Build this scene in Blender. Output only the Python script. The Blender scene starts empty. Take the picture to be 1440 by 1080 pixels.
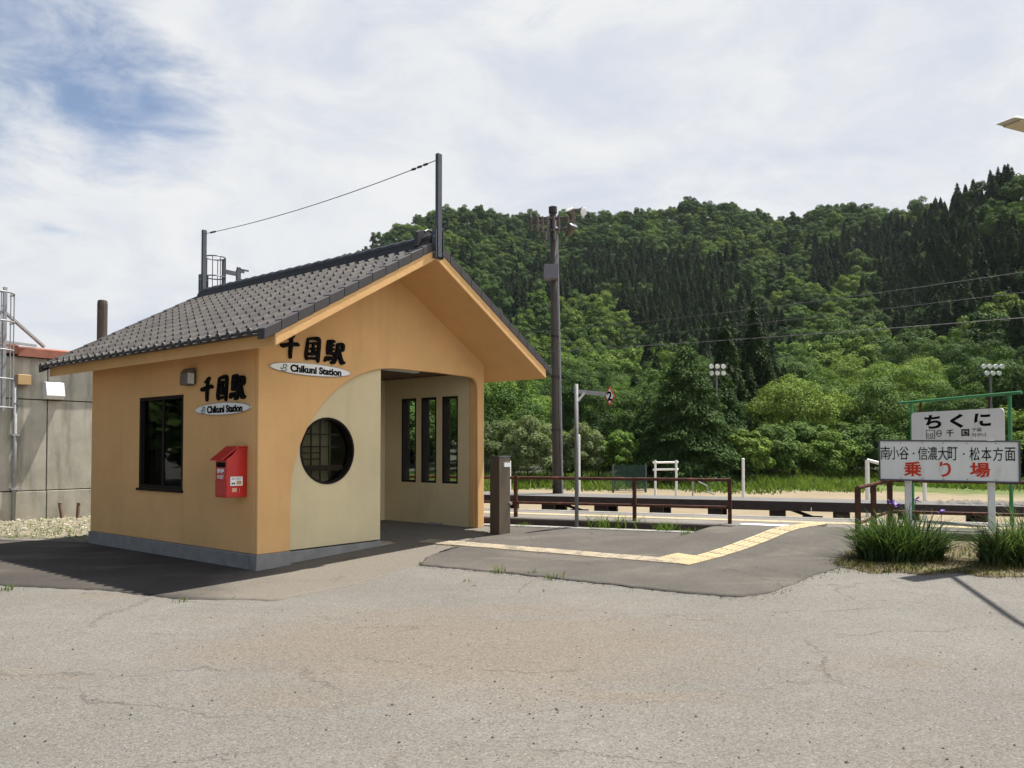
import bpy, bmesh, math, random
import numpy as np
from mathutils import Vector, Matrix
R = math.radians
SC = bpy.context.scene
COL = SC.collection

# ------------------------------------------------------------------ camera
FPX, CX, CY, PITCH, CAMZ = 1096.0, 720.0, 603.3, R(1.5), 1.6
cam_d = bpy.data.cameras.new('camera'); cam = bpy.data.objects.new('camera', cam_d); COL.objects.link(cam)
cam_d.sensor_width = 36.0; cam_d.lens = FPX / 1440 * 36; cam_d.shift_y = 63.3 / 1440
cam_d.clip_start = 0.1; cam_d.clip_end = 4000
cam.location = (0, 0, CAMZ); cam.rotation_euler = (R(90) + PITCH, 0, 0)
SC.camera = cam
SC.view_settings.view_transform = 'Standard'; SC.view_settings.look = 'None'
SC.view_settings.exposure = 1.05; SC.view_settings.gamma = 1.0
SC.cycles.max_bounces = 6; SC.cycles.transparent_max_bounces = 12
SC.cycles.use_denoising = True

# ------------------------------------------------------------------ sun and sky
SUN_EL, SUN_AZ = R(68), math.atan2(0.85, 0.525)
sd = Vector((math.sin(SUN_AZ) * math.cos(SUN_EL), math.cos(SUN_AZ) * math.cos(SUN_EL), math.sin(SUN_EL)))
sun = bpy.data.objects.new('sun', bpy.data.lights.new('sun', 'SUN')); COL.objects.link(sun)
sun.data.energy = 5.0; sun.data.angle = R(0.55); sun.data.color = (1, 0.955, 0.88)
sun.rotation_euler = sd.to_track_quat('Z', 'Y').to_euler(); sun.location = (20, 20, 60)

world = bpy.data.worlds.new('World'); SC.world = world; world.use_nodes = True

class NT:
    """tiny node-tree writer"""
    def __init__(s, tree):
        s.t = tree; s.n = tree.nodes; s.l = tree.links
    def node(s, kind, **kw):
        n = s.n.new(kind)
        for k, v in kw.items(): setattr(n, k, v)
        return n
    def put(s, sock, v):
        if v is None: return
        if isinstance(v, bpy.types.NodeSocket): s.l.new(v, sock)
        else:
            if isinstance(v, (tuple, list)) and len(v) == 3 and sock.type == 'RGBA': v = (*v, 1)
            sock.default_value = v
    def math(s, op, a, b=None, c=None, clamp=False):
        n = s.node('ShaderNodeMath', operation=op, use_clamp=clamp)
        s.put(n.inputs[0], a); s.put(n.inputs[1], b)
        if c is not None: s.put(n.inputs[2], c)
        return n.outputs[0]
    def vmath(s, op, a, b=None):
        n = s.node('ShaderNodeVectorMath', operation=op); s.put(n.inputs[0], a)
        if b is not None: s.put(n.inputs[1], b)
        return n.outputs['Value'] if op in ('LENGTH', 'DISTANCE', 'DOT_PRODUCT') else n.outputs[0]
    def noise(s, vec, scale, detail=4, rough=.55, dist=0, out=0):
        n = s.node('ShaderNodeTexNoise'); s.put(n.inputs['Vector'], vec)
        n.inputs['Scale'].default_value = scale; n.inputs['Detail'].default_value = detail
        n.inputs['Roughness'].default_value = rough; n.inputs['Distortion'].default_value = dist
        return n.outputs[out]
    def vor(s, vec, scale, feature='F1', rand=1.0, out='Distance'):
        n = s.node('ShaderNodeTexVoronoi', feature=feature); s.put(n.inputs['Vector'], vec)
        n.inputs['Scale'].default_value = scale; n.inputs['Randomness'].default_value = rand
        return n.outputs[out]
    def mapr(s, v, a, b, c=0., d=1., smooth=True):
        n = s.node('ShaderNodeMapRange', interpolation_type='SMOOTHSTEP' if smooth else 'LINEAR'); s.put(n.inputs[0], v)
        for i, x in enumerate((a, b, c, d)): n.inputs[1 + i].default_value = x
        return n.outputs[0]
    def mix(s, f, a, b, mode='MIX'):
        n = s.node('ShaderNodeMix', data_type='RGBA', blend_type=mode)
        s.put(n.inputs[0], f); s.put(n.inputs[6], a); s.put(n.inputs[7], b)
        return n.outputs[2]
    def mapping(s, vec, loc=(0, 0, 0), rot=(0, 0, 0), scale=(1, 1, 1)):
        n = s.node('ShaderNodeMapping'); s.put(n.inputs[0], vec)
        n.inputs[1].default_value = loc; n.inputs[2].default_value = rot; n.inputs[3].default_value = scale
        return n.outputs[0]
    def sep(s, vec):
        n = s.node('ShaderNodeSeparateXYZ'); s.put(n.inputs[0], vec); return n.outputs
    def comb(s, x, y, z):
        n = s.node('ShaderNodeCombineXYZ')
        for i, v in enumerate((x, y, z)): s.put(n.inputs[i], v)
        return n.outputs[0]

def pix_dir(px, py):
    xc, yc = (px - CX) / FPX, -(py - CY) / FPX
    c, sn = math.cos(PITCH), math.sin(PITCH)
    return Vector((xc, c - yc * sn, sn + yc * c))
def at_d(px, py, d):
    v = pix_dir(px, py); v *= d / v.y
    return Vector((v.x, v.y, v.z + CAMZ))
def at_z(px, py, z):
    v = pix_dir(px, py); t = (z - CAMZ) / v.z
    return Vector((v.x * t, v.y * t, z))

def build_world():
    for n in list(world.node_tree.nodes): world.node_tree.nodes.remove(n)
    k = NT(world.node_tree)
    out = k.node('ShaderNodeOutputWorld'); bg = k.node('ShaderNodeBackground')
    sky = k.node('ShaderNodeTexSky', sky_type='NISHITA'); sky.sun_disc = False
    sky.sun_elevation = SUN_EL; sky.sun_rotation = SUN_AZ; sky.altitude = 500; sky.air_density = 1.1; sky.dust_density = .6; sky.ozone_density = 1.6
    tc = k.node('ShaderNodeTexCoord'); d = tc.outputs['Generated']
    x, y, z = k.sep(d)[0], k.sep(d)[1], k.sep(d)[2]
    zz = k.math('MAXIMUM', k.math('ADD', z, .12), .05)
    flat = k.comb(k.math('DIVIDE', x, zz), k.math('DIVIDE', y, zz), 0.)
    warp = k.noise(flat, 1.3, 3, .5, out=1)
    fl2 = k.vmath('ADD', flat, k.vmath('SCALE', warp, None)) if False else flat
    dm = k.mapping(d, (2.3, 4.1, 1.2), (0, R(14), 0), (1, 1, 1.9))
    a = k.noise(dm, 3.1, 8, .60, .35)
    b = k.noise(k.mapping(d, (7.3, .1, 3.2), (0, R(14), 0), (1, 1, 2.2)), 9., 7, .62, .5)
    big = k.noise(k.mapping(fl2, (1.7, 7.7, 0)), .6, 3, .5)
    dens = k.math('ADD', k.math('MULTIPLY', a, .58), k.math('ADD', k.math('MULTIPLY', b, .42), k.math('MULTIPLY', big, .22)))
    # clear patches of sky in the cloud sheet, at fixed bearings
    def patch(px, py, wdt, amount):
        v = pix_dir(px, py).normalized()
        return k.math('MULTIPLY', k.mapr(k.vmath('DISTANCE', d, tuple(v)), 0., wdt), -1. ) , amount
    for (px, py, wdt, am) in ((120, 60, .27, .19), (275, 205, .18, .10), (60, 130, .22, .05), (800, -30, .20, .09), (420, 30, .22, .03)):
        v = pix_dir(px, py).normalized()
        m = k.mapr(k.vmath('DISTANCE', d, tuple(v)), 0., wdt, 1., 0.)
        dens = k.math('SUBTRACT', dens, k.math('MULTIPLY', m, am))
    dens = k.math('ADD', dens, k.mapr(z, 0.05, .55, .15, .02))
    w = k.math('ADD', k.math('MULTIPLY', x, .9), k.math('ADD', k.math('MULTIPLY', y, .45), k.math('MULTIPLY', z, -.62)))
    cov = k.math('MULTIPLY', k.mapr(dens, .36, .60, .06, 1.), k.mapr(w, -.62, -.25, .06, 1.))      # cloud sheet thinned left, behind and overhead, shaped to deepen the shade
    shade = k.mapr(k.noise(k.mapping(d, (5.5, 2.2, .4), (0, R(14), 0), (1, 1, 2.0)), 5.0, 8, .62, .4), .30, .68)
    cloud = k.mix(shade, (.325, .346, .396), (.420, .425, .432))
    bright = k.mapr(y, .25, -.35, 1., 2.1); cloud = k.mix(1., cloud, k.comb(bright, bright, k.math('MULTIPLY', bright, .985)), 'MULTIPLY')   # unseen cloud behind the camera brightened, an added fill for the front walls
    blue = k.mix(1., sky.outputs[0], (.060, .058, .058), 'MULTIPLY')
    col = k.mix(k.math('MULTIPLY', cov, .98), blue, cloud)
    k.l.new(col, bg.inputs[0]); bg.inputs[1].default_value = 1.0
    k.l.new(bg.outputs[0], out.inputs[0])
build_world()

# ------------------------------------------------------------------ helpers
def lin(r, g, b):
    f = lambda c: (c / 255 / 12.92) if c / 255 <= .04045 else ((c / 255 + .055) / 1.055) ** 2.4
    return (f(r), f(g), f(b))

MW = {}
def tag(o, label=None, cat=None, group=None, kind=None):
    if label: o['label'] = label
    if cat: o['category'] = cat
    if group: o['group'] = group
    if kind: o['kind'] = kind
    return o
def thing(name, loc, label, cat, group=None, rz=0, kind=None):
    o = bpy.data.objects.new(name, None); COL.objects.link(o); o.empty_display_size = .2
    o.location = loc; o.rotation_euler = (0, 0, rz)
    MW[o.name] = Matrix.Translation(Vector(loc)) @ Matrix.Rotation(rz, 4, 'Z')
    return tag(o, label, cat, group, kind)

def mesh_np(name, V, F, mats=(), smooth=False, fmat=None):
    """V (n,3), F (m,k) all k-gons"""
    V = np.asarray(V, np.float32); F = np.asarray(F, np.int32)
    me = bpy.data.meshes.new(name)
    me.vertices.add(len(V)); me.vertices.foreach_set('co', V.ravel())
    k = F.shape[1]
    me.loops.add(F.size); me.loops.foreach_set('vertex_index', F.ravel())
    me.polygons.add(len(F)); me.polygons.foreach_set('loop_start', np.arange(0, F.size, k, dtype=np.int32))
    me.polygons.foreach_set('loop_total', np.full(len(F), k, np.int32))
    if fmat is not None: me.polygons.foreach_set('material_index', np.asarray(fmat, np.int32))
    if smooth: me.polygons.foreach_set('use_smooth', np.ones(len(F), bool))
    for m in mats: me.materials.append(m)
    me.update(calc_edges=True)
    return me
def put(name, me, parent=None, loc=None):
    o = bpy.data.objects.new(name, me); COL.objects.link(o)
    if parent is not None:
        o.parent = parent; MW[o.name] = MW[parent.name]
    else:
        MW[o.name] = Matrix.Identity(4)
        if loc is not None: o.location = loc; MW[o.name] = Matrix.Translation(Vector(loc))
    return o

class MB:
    """collects shapes given in WORLD coordinates; build() stores them relative to the parent thing"""
    def __init__(s): s.v = []; s.f = []
    def add(s, vs, fs):
        b = len(s.v); s.v += [tuple(v) for v in vs]; s.f += [tuple(b + i for i in f) for f in fs]; return s
    def hexa(s, c8):
        return s.add(c8, [(0, 3, 2, 1), (4, 5, 6, 7), (0, 1, 5, 4), (1, 2, 6, 5), (2, 3, 7, 6), (3, 0, 4, 7)])
    def box(s, c, sx, sy, sz, rz=0):
        cs, sn = math.cos(rz), math.sin(rz); P = []
        for z in (-.5, .5):
            for x, y in ((-.5, -.5), (.5, -.5), (.5, .5), (-.5, .5)):
                X, Y = x * sx, y * sy
                P.append((c[0] + X * cs - Y * sn, c[1] + X * sn + Y * cs, c[2] + z * sz))
        return s.hexa(P)
    def fbox(s, fr, a0, a1, b0, b1, c0, c1):
        """box in a frame function fr(a,b,c)->world"""
        return s.hexa([fr(a0, b0, c0), fr(a1, b0, c0), fr(a1, b1, c0), fr(a0, b1, c0), fr(a0, b0, c1), fr(a1, b0, c1), fr(a1, b1, c1), fr(a0, b1, c1)])
    def beam(s, p, q, w, h=None, up=(0, 0, 1)):
        p, q = Vector(p), Vector(q); h = h or w; d = (q - p).normalized(); u = Vector(up)
        if abs(d.dot(u)) > .98: u = Vector((1, 0, 0))
        x = d.cross(u).normalized(); y = x.cross(d).normalized(); P = []
        for c in (p, q):
            for a, b in ((-1, -1), (1, -1), (1, 1), (-1, 1)): P.append(c + x * (a * w / 2) + y * (b * h / 2))
        return s.hexa(P)
    def tube(s, pts, r, n=8, caps=True):
        pts = [Vector(p) for p in pts]; rs = r if isinstance(r, (list, tuple)) else [r] * len(pts)
        base = len(s.v); prev = None
        for i, p in enumerate(pts):
            d = (pts[min(i + 1, len(pts) - 1)] - pts[max(i - 1, 0)]).normalized()
            u = Vector((0, 0, 1)) if abs(d.z) < .95 else Vector((1, 0, 0))
            if prev is not None and abs(prev.dot(d)) < .9: u = prev
            x = d.cross(u).normalized(); y = x.cross(d).normalized(); prev = y
            for j in range(n):
                a = 2 * math.pi * j / n
                s.v.append(tuple(p + x * (math.cos(a) * rs[i]) + y * (math.sin(a) * rs[i])))
        for i in range(len(pts) - 1):
            for j in range(n):
                a = base + i * n + j; b = base + i * n + (j + 1) % n
                s.f.append((a, b, b + n, a + n))
        if caps:
            s.f.append(tuple(base + j for j in range(n))[::-1]); s.f.append(tuple(base + (len(pts) - 1) * n + j for j in range(n)))
        return s
    def prism(s, poly, fr, c0, c1):
        """poly list of (a,b); extruded along c of frame fr"""
        n = len(poly); V = [fr(a, b, c0) for a, b in poly] + [fr(a, b, c1) for a, b in poly]
        F = [tuple(range(n))[::-1], tuple(range(n, 2 * n))] + [(i, (i + 1) % n, n + (i + 1) % n, n + i) for i in range(n)]
        return s.add(V, F)
    def grid_wall(s, fr, us, zs, holes, c0, c1):
        """slab from c0 to c1 with rectangular holes (u0,u1,z0,z1); only outer faces"""
        U = sorted(set(us + [h for H in holes for h in H[:2]])); Z = sorted(set(zs + [h for H in holes for h in H[2:]]))
        def solid(i, j):
            if i < 0 or j < 0 or i >= len(U) - 1 or j >= len(Z) - 1: return False
            u, z = (U[i] + U[i + 1]) / 2, (Z[j] + Z[j + 1]) / 2
            return not any(h[0] < u < h[1] and h[2] < z < h[3] for h in holes)
        for i in range(len(U) - 1):
            for j in range(len(Z) - 1):
                if not solid(i, j): continue
                a, b, c, d = U[i], U[i + 1], Z[j], Z[j + 1]
                s.add([fr(a, c, c0), fr(b, c, c0), fr(b, d, c0), fr(a, d, c0)], [(0, 1, 2, 3)])
                s.add([fr(a, c, c1), fr(b, c, c1), fr(b, d, c1), fr(a, d, c1)], [(3, 2, 1, 0)])
                if not solid(i - 1, j): s.add([fr(a, c, c0), fr(a, d, c0), fr(a, d, c1), fr(a, c, c1)], [(0, 1, 2, 3)])
                if not solid(i + 1, j): s.add([fr(b, c, c0), fr(b, d, c0), fr(b, d, c1), fr(b, c, c1)], [(3, 2, 1, 0)])
                if not solid(i, j - 1): s.add([fr(a, c, c0), fr(b, c, c0), fr(b, c, c1), fr(a, c, c1)], [(3, 2, 1, 0)])
                if not solid(i, j + 1): s.add([fr(a, d, c0), fr(b, d, c0), fr(b, d, c1), fr(a, d, c1)], [(0, 1, 2, 3)])
        return s
    def build(s, name, mat, parent=None, loc=None, bevel=0, smooth=False, fix=True):
        inv = (MW[parent.name].inverted() if parent is not None else (Matrix.Translation(-Vector(loc)) if loc is not None else Matrix.Identity(4)))
        me = bpy.data.meshes.new(name)
        me.from_pydata([tuple(inv @ Vector(v)) for v in s.v], [], s.f)
        if fix:
            bm = bmesh.new(); bm.from_mesh(me)
            bmesh.ops.remove_doubles(bm, verts=bm.verts, dist=1e-5)
            bmesh.ops.recalc_face_normals(bm, faces=bm.faces); bm.to_mesh(me); bm.free()
        if smooth:
            for p in me.polygons: p.use_smooth = True
        me.materials.append(mat)
        o = put(name, me, parent, loc)
        if bevel:
            m = o.modifiers.new('bevel', 'BEVEL'); m.width = bevel; m.segments = 2; m.limit_method = 'ANGLE'; m.angle_limit = R(40)
        return o

def text_mesh(body, bold=0.0, extr=.02, shear=0.0):
    """text outline centred, 1 unit em; returns verts, faces"""
    c = bpy.data.curves.new('letters', 'FONT'); c.body = body; c.size = 1; c.offset = bold; c.extrude = extr; c.shear = shear; c.resolution_u = 6
    o = bpy.data.objects.new('letters', c); COL.objects.link(o)
    bpy.context.view_layer.update(); dg = bpy.context.evaluated_depsgraph_get()
    ev = o.evaluated_get(dg); m = ev.to_mesh()
    V = np.array([v.co[:] for v in m.vertices]); F = [tuple(p.vertices) for p in m.polygons]
    ev.to_mesh_clear(); bpy.data.objects.remove(o); bpy.data.curves.remove(c)
    return V, F
def add_text(mb, body, org, xd, yd, nd, w=None, h=None, bold=0.0, depth=.01, shear=0.0, rot=0, lift=.003):
    V, F = text_mesh(body, bold, .02, shear)
    lo, hi = V.min(0), V.max(0); ctr = (lo + hi) / 2; sz = hi - lo
    sx = w / sz[0] if w else h / sz[1]; sy = h / sz[1] if h else sx
    org, xd, yd, nd = map(Vector, (org, xd, yd, nd)); cr, sr = math.cos(rot), math.sin(rot); P = []
    for v in V:
        a, b = (v[0] - ctr[0]) * sx, (v[1] - ctr[1]) * sy
        a, b = a * cr - b * sr, a * sr + b * cr
        cc = (v[2] - lo[2]) / max(sz[2], 1e-6) * depth + lift
        P.append(org + xd * a + yd * b + nd * cc)
    mb.add(P, F)

def copy_tree(o, parent=None):
    c = o.copy(); COL.objects.link(c); MW[c.name] = MW.get(o.name, Matrix.Identity(4))
    if parent is not None: c.parent = parent
    for ch in list(o.children):
        copy_tree(ch, c)
    return c

# ------------------------------------------------------------------ materials
def mat(name, col, rough=.7, var=.18, scale=6., bump=0., bscale=120., metal=0., col2=None, c2=(.5, .7), c2scale=4., streak=False, spec=.5):
    m = bpy.data.materials.new(name); m.use_nodes = True; k = NT(m.node_tree)
    bs = k.n['Principled BSDF']; tc = k.node('ShaderNodeTexCoord').outputs['Object']
    v = k.mapping(tc, scale=(1, 1, .22)) if streak else tc
    n = k.noise(v, scale, 5, .6)
    f = k.mapr(n, .25, .75, 1 - var, 1 + var, False)
    c = k.mix(1., col, k.comb(f, f, f), 'MULTIPLY')
    if col2 is not None:
        c = k.mix(k.mapr(k.noise(v, c2scale, 6, .65, .3), c2[0], c2[1]), c, col2)
    k.put(bs.inputs['Base Color'], c)
    k.put(bs.inputs['Roughness'], k.mapr(k.noise(tc, scale * 2.3, 3), .2, .8, max(.05, rough - .1), min(1, rough + .1), False))
    bs.inputs['Metallic'].default_value = metal; bs.inputs['Specular IOR Level'].default_value = spec
    if bump:
        b = k.node('ShaderNodeBump'); b.inputs['Strength'].default_value = min(1, bump); b.inputs['Distance'].default_value = .006
        k.put(b.inputs['Height'], k.noise(tc, bscale, 4, .6)); k.l.new(b.outputs[0], bs.inputs['Normal'])
    return m
def glass(name, tint=(.9, .95, .93), refl=.12):
    m = bpy.data.materials.new(name); m.use_nodes = True; k = NT(m.node_tree); k.n.remove(k.n['Principled BSDF'])
    t = k.node('ShaderNodeBsdfTransparent'); t.inputs[0].default_value = (*tint, 1)
    g = k.node('ShaderNodeBsdfGlossy'); g.inputs['Roughness'].default_value = .02
    lw = k.node('ShaderNodeLayerWeight'); lw.inputs[0].default_value = .5
    x = k.node('ShaderNodeMixShader'); k.put(x.inputs[0], k.math('ADD', k.math('MULTIPLY', k.math('POWER', lw.outputs['Facing'], 4.), .6), refl, clamp=True))
    k.l.new(t.outputs[0], x.inputs[1]); k.l.new(g.outputs[0], x.inputs[2]); k.l.new(x.outputs[0], k.n['Material Output'].inputs[0])
    return m
def foliage(name, col, col2, trans=.3, jitter=.22, patch=.012):
    m = bpy.data.materials.new(name); m.use_nodes = True; k = NT(m.node_tree)
    bs = k.n['Principled BSDF']
    oi = k.node('ShaderNodeObjectInfo'); geo = k.node('ShaderNodeNewGeometry')
    pn = k.noise(geo.outputs['Position'], patch, 2, .5)
    f = k.math('ADD', k.math('MULTIPLY', oi.outputs['Random'], .72), k.math('MULTIPLY', k.mapr(pn, .3, .7), .28))
    c = k.mix(f, col, col2)
    ln = k.noise(geo.outputs['Position'], .9, 3, .6)
    isl = geo.outputs['Random Per Island']
    br = k.math('ADD', k.mapr(ln, .3, .7, .78, 1.2, False), k.math('MULTIPLY', k.math('SUBTRACT', isl, .5), jitter * 1.3))
    c = k.mix(1., c, k.comb(br, br, k.math('MULTIPLY', br, .95)), 'MULTIPLY')
    k.put(bs.inputs['Base Color'], c); bs.inputs['Roughness'].default_value = .75; bs.inputs['Specular IOR Level'].default_value = .10
    tr = k.node('ShaderNodeBsdfTranslucent'); k.put(tr.inputs[0], k.mix(1., c, (1.15, 1.2, .6), 'MULTIPLY'))
    mx = k.node('ShaderNodeMixShader'); mx.inputs[0].default_value = trans
    k.l.new(bs.outputs[0], mx.inputs[1]); k.l.new(tr.outputs[0], mx.inputs[2]); k.l.new(mx.outputs[0], k.n['Material Output'].inputs[0])
    return m

M = {}
def plaster(name, col, dirt):
    m = bpy.data.materials.new(name); m.use_nodes = True; k = NT(m.node_tree); bs = k.n['Principled BSDF']
    tc = k.node('ShaderNodeNewGeometry').outputs['Position']; st = k.mapping(tc, scale=(1, 1, .12))
    f = k.mapr(k.noise(tc, 1.1, 5, .6), .3, .7, .92, 1.07, False); c = k.mix(1., col, k.comb(f, f, f), 'MULTIPLY')
    c = k.mix(k.mapr(k.noise(st, 3.2, 7, .7, .2), .48, .78, 0., .5), c, dirt)
    c = k.mix(k.mapr(k.noise(tc, 7, 6, .7), .60, .80, 0., .25), c, dirt)
    k.put(bs.inputs['Base Color'], c); bs.inputs['Roughness'].default_value = .9; bs.inputs['Specular IOR Level'].default_value = .2
    h = k.math('ADD', k.math('MULTIPLY', k.noise(tc, 9, 4, .6, .8), 1.4), k.math('MULTIPLY', k.noise(tc, 130, 3, .6), .45))
    bp = k.node('ShaderNodeBump'); bp.inputs['Strength'].default_value = .42; bp.inputs['Distance'].default_value = .008
    k.put(bp.inputs['Height'], h); k.l.new(bp.outputs[0], bs.inputs['Normal']); return m
M['plaster'] = plaster('orange_plaster', (.62, .37, .158), (.49, .30, .14))
M['cream'] = plaster('cream_plaster', (.565, .475, .29), (.44, .375, .24))
M['plinth'] = mat('plinth_concrete', (.20, .195, .185), .85, .2, 5, .4, 90, col2=(.14, .14, .14), c2=(.55, .75))
M['tile'] = mat('roof_tile', (.076, .068, .062), .72, .16, 9, .1, 60, spec=.2, col2=(.098, .088, .081), c2=(.5, .7), c2scale=3)
def tile_tone():
    k = NT(M['tile'].node_tree); bs = k.n['Principled BSDF']; l = bs.inputs['Base Color'].links[0]; src = l.from_socket
    isl = k.node('ShaderNodeNewGeometry').outputs['Random Per Island']; f = k.mapr(isl, 0., 1., .82, 1.16, False)
    k.l.new(k.mix(1., src, k.comb(f, f, f), 'MULTIPLY'), bs.inputs['Base Color'])
tile_tone()
M['tile_dark'] = mat('roof_ridge', (.036, .033, .033), .45, .2, 9, .1, 60)
M['verge'] = mat('verge_tile', (.036, .031, .030), .55, .15, 9, .1, 60)
M['brown_frame'] = mat('brown_aluminium', (.012, .008, .006), .65, .15, 8, spec=.15)
M['glass'] = glass('window_glass', (.86, .9, .88), .03)
M['dark_glass'] = glass('dark_window_glass', (.35, .38, .37), .04)
M['smoke_glass'] = glass('smoked_window_glass', (.72, .74, .70), .0)
M['interior'] = mat('interior_wall', (.30, .25, .17), .8, .1, 3)
M['lattice'] = mat('wood_lattice', (.06, .03, .016), .6, .2, 9)
M['ceiling'] = mat('brown_ceiling', (.10, .06, .035), .7, .15, 6)
M['floor'] = mat('porch_floor', (.30, .25, .19), .8, .15, 4)
M['curtain'] = mat('pale_curtain', (.35, .34, .30), .9, .1, 6)
M['red'] = mat('red_paint', (.42, .012, .008), .35, .12, 7, col2=(.30, .012, .009), c2=(.5, .8))
M['black'] = mat('black_lettering', (.004, .0035, .0035), .7, .1, 8, spec=.08)
M['white'] = mat('white_plate', (.72, .72, .69), .45, .05, 6, col2=(.60, .59, .55), c2=(.55, .8))
M['sign_white'] = mat('weathered_sign_white', (.68, .665, .62), .5, .06, 3, col2=(.50, .485, .44), c2=(.5, .8), streak=True)
M['sign_red'] = mat('sign_red', (.52, .04, .015), .6, .12, 6, spec=.15)
M['jr_green'] = mat('dark_green_lettering', (.01, .08, .04), .5, .05, 6)
M['steel_dark'] = mat('dark_steel', (.075, .08, .09), .5, .2, 9, metal=.3)
M['galv'] = mat('galvanised_steel', (.27, .275, .28), .6, .2, 12, metal=.2)
M['galv_pale'] = mat('pale_galvanised', (.55, .56, .57), .5, .15, 12, metal=.3)
M['white_paint'] = mat('white_post_paint', (.62, .61, .57), .6, .12, 6, col2=(.10, .055, .03), c2=(.66, .72), c2scale=7)
M['green_paint'] = mat('green_paint', (.025, .17, .05), .45, .2, 8, col2=(.05, .07, .03), c2=(.6, .75))
M['rust_rail'] = mat('brown_railing_paint', (.058, .023, .015), .7, .3, 10, spec=.15, col2=(.14, .055, .03), c2=(.5, .7), c2scale=9)
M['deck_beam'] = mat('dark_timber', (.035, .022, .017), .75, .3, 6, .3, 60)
M['deck_top'] = mat('deck_asphalt', (.10, .098, .095), .95, .2, 3, .5, 40)
M['bollard'] = mat('bronze_pillar', (.125, .095, .065), .4, .15, 4, metal=.25, streak=True)
M['conc_wall'] = None
M['pole'] = mat('dark_pole', (.06, .047, .036), .7, .25, 6, .2, 40, streak=True)
M['pole_box'] = mat('grey_box', (.13, .12, .13), .6, .1, 8)
M['porcelain'] = mat('insulator', (.14, .09, .08), .35, .2, 20)
M['bright_metal'] = mat('bright_metal', (.72, .73, .74), .35, .06, 10, metal=.2)
M['rust_trim'] = mat('rusted_flashing', (.24, .085, .05), .75, .3, 5, .2, 40, col2=(.5, .42, .38), c2=(.6, .68), c2scale=3)
M['pipe'] = mat('tarred_pipe', (.055, .045, .032), .7, .3, 8, col2=(.09, .06, .035), c2=(.55, .7))
M['tan_box'] = mat('tan_box', (.42, .28, .13), .6, .1, 8)
M['cable'] = mat('cable', (.055, .055, .052), .6, .1, 8)
M['cable_dark'] = mat('dark_cable', (.03, .03, .03), .6, .1, 8)
M['lens'] = mat('lamp_lens', (.55, .55, .5), .25, .1, 12)
M['lamp_body'] = mat('lamp_body', (.12, .10, .08), .5, .15, 10)
M['kerb'] = mat('kerb_concrete', (.20, .195, .18), .9, .25, 9, .5, 60, col2=(.10, .095, .08), c2=(.5, .7))
M['wood'] = mat('weathered_stake', (.12, .08, .05), .85, .3, 10)
M['net'] = mat('green_net', (.02, .07, .055), .7, .2, 10)
M['bark'] = mat('bark', (.07, .052, .038), .9, .35, 9, .5, 30, streak=True)
M['soil_rock'] = mat('rubble', (.10, .09, .08), .9, .4, 12)

M['leaf_bright'] = foliage('leaf_bright', (.075, .140, .022), (.150, .210, .042), .22)
M['leaf_mid'] = foliage('leaf_mid', (.032, .072, .017), (.088, .142, .033), .18)
M['leaf_pale'] = foliage('leaf_pale', (.10, .14, .055), (.16, .185, .085), .3)
M['leaf_deep'] = foliage('leaf_deep', (.028, .060, .016), (.050, .088, .024), .2)
M['needle'] = foliage('needle_dark', (.024, .045, .017), (.046, .072, .027), .15)
M['grass'] = foliage('grass_blade', (.075, .135, .022), (.13, .17, .035), .3, .5, .15)
M['tussock'] = foliage('tussock_blade', (.052, .092, .030), (.095, .140, .050), .28, 1.2, .3)
M['dry'] = foliage('dry_grass', (.050, .064, .014), (.110, .095, .028), .2, .6, .6)
M['purple'] = mat('purple_petal', (.12, .04, .30), .6, .2, 30)

def mat_concrete():
    m = bpy.data.materials.new('stained_concrete'); m.use_nodes = True; k = NT(m.node_tree); bs = k.n['Principled BSDF']
    tc = k.node('ShaderNodeTexCoord').outputs['Object']; st = k.mapping(tc, scale=(1, 1, .16))
    a = k.mapr(k.noise(tc, 1.4, 6, .6), .3, .7); b = k.mapr(k.noise(st, 3.5, 6, .65, .2), .45, .75)
    c = k.mix(a, (.32, .30, .245), (.42, .395, .33)); c = k.mix(k.math('MULTIPLY', b, .6), c, (.075, .07, .06))
    g = k.mapr(k.sep(tc)[2], 0., .8, .55, 0.); c = k.mix(k.math('MULTIPLY', g, k.mapr(k.noise(tc, 4, 5), .35, .65)), c, (.30, .26, .19))
    k.put(bs.inputs['Base Color'], c); bs.inputs['Roughness'].default_value = .9; bs.inputs['Specular IOR Level'].default_value = .2
    bp = k.node('ShaderNodeBump'); bp.inputs['Strength'].default_value = .4; bp.inputs['Distance'].default_value = .01
    k.put(bp.inputs['Height'], k.noise(tc, 30, 6, .65)); k.l.new(bp.outputs[0], bs.inputs['Normal'])
    return m
M['conc_wall'] = mat_concrete()

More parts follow.
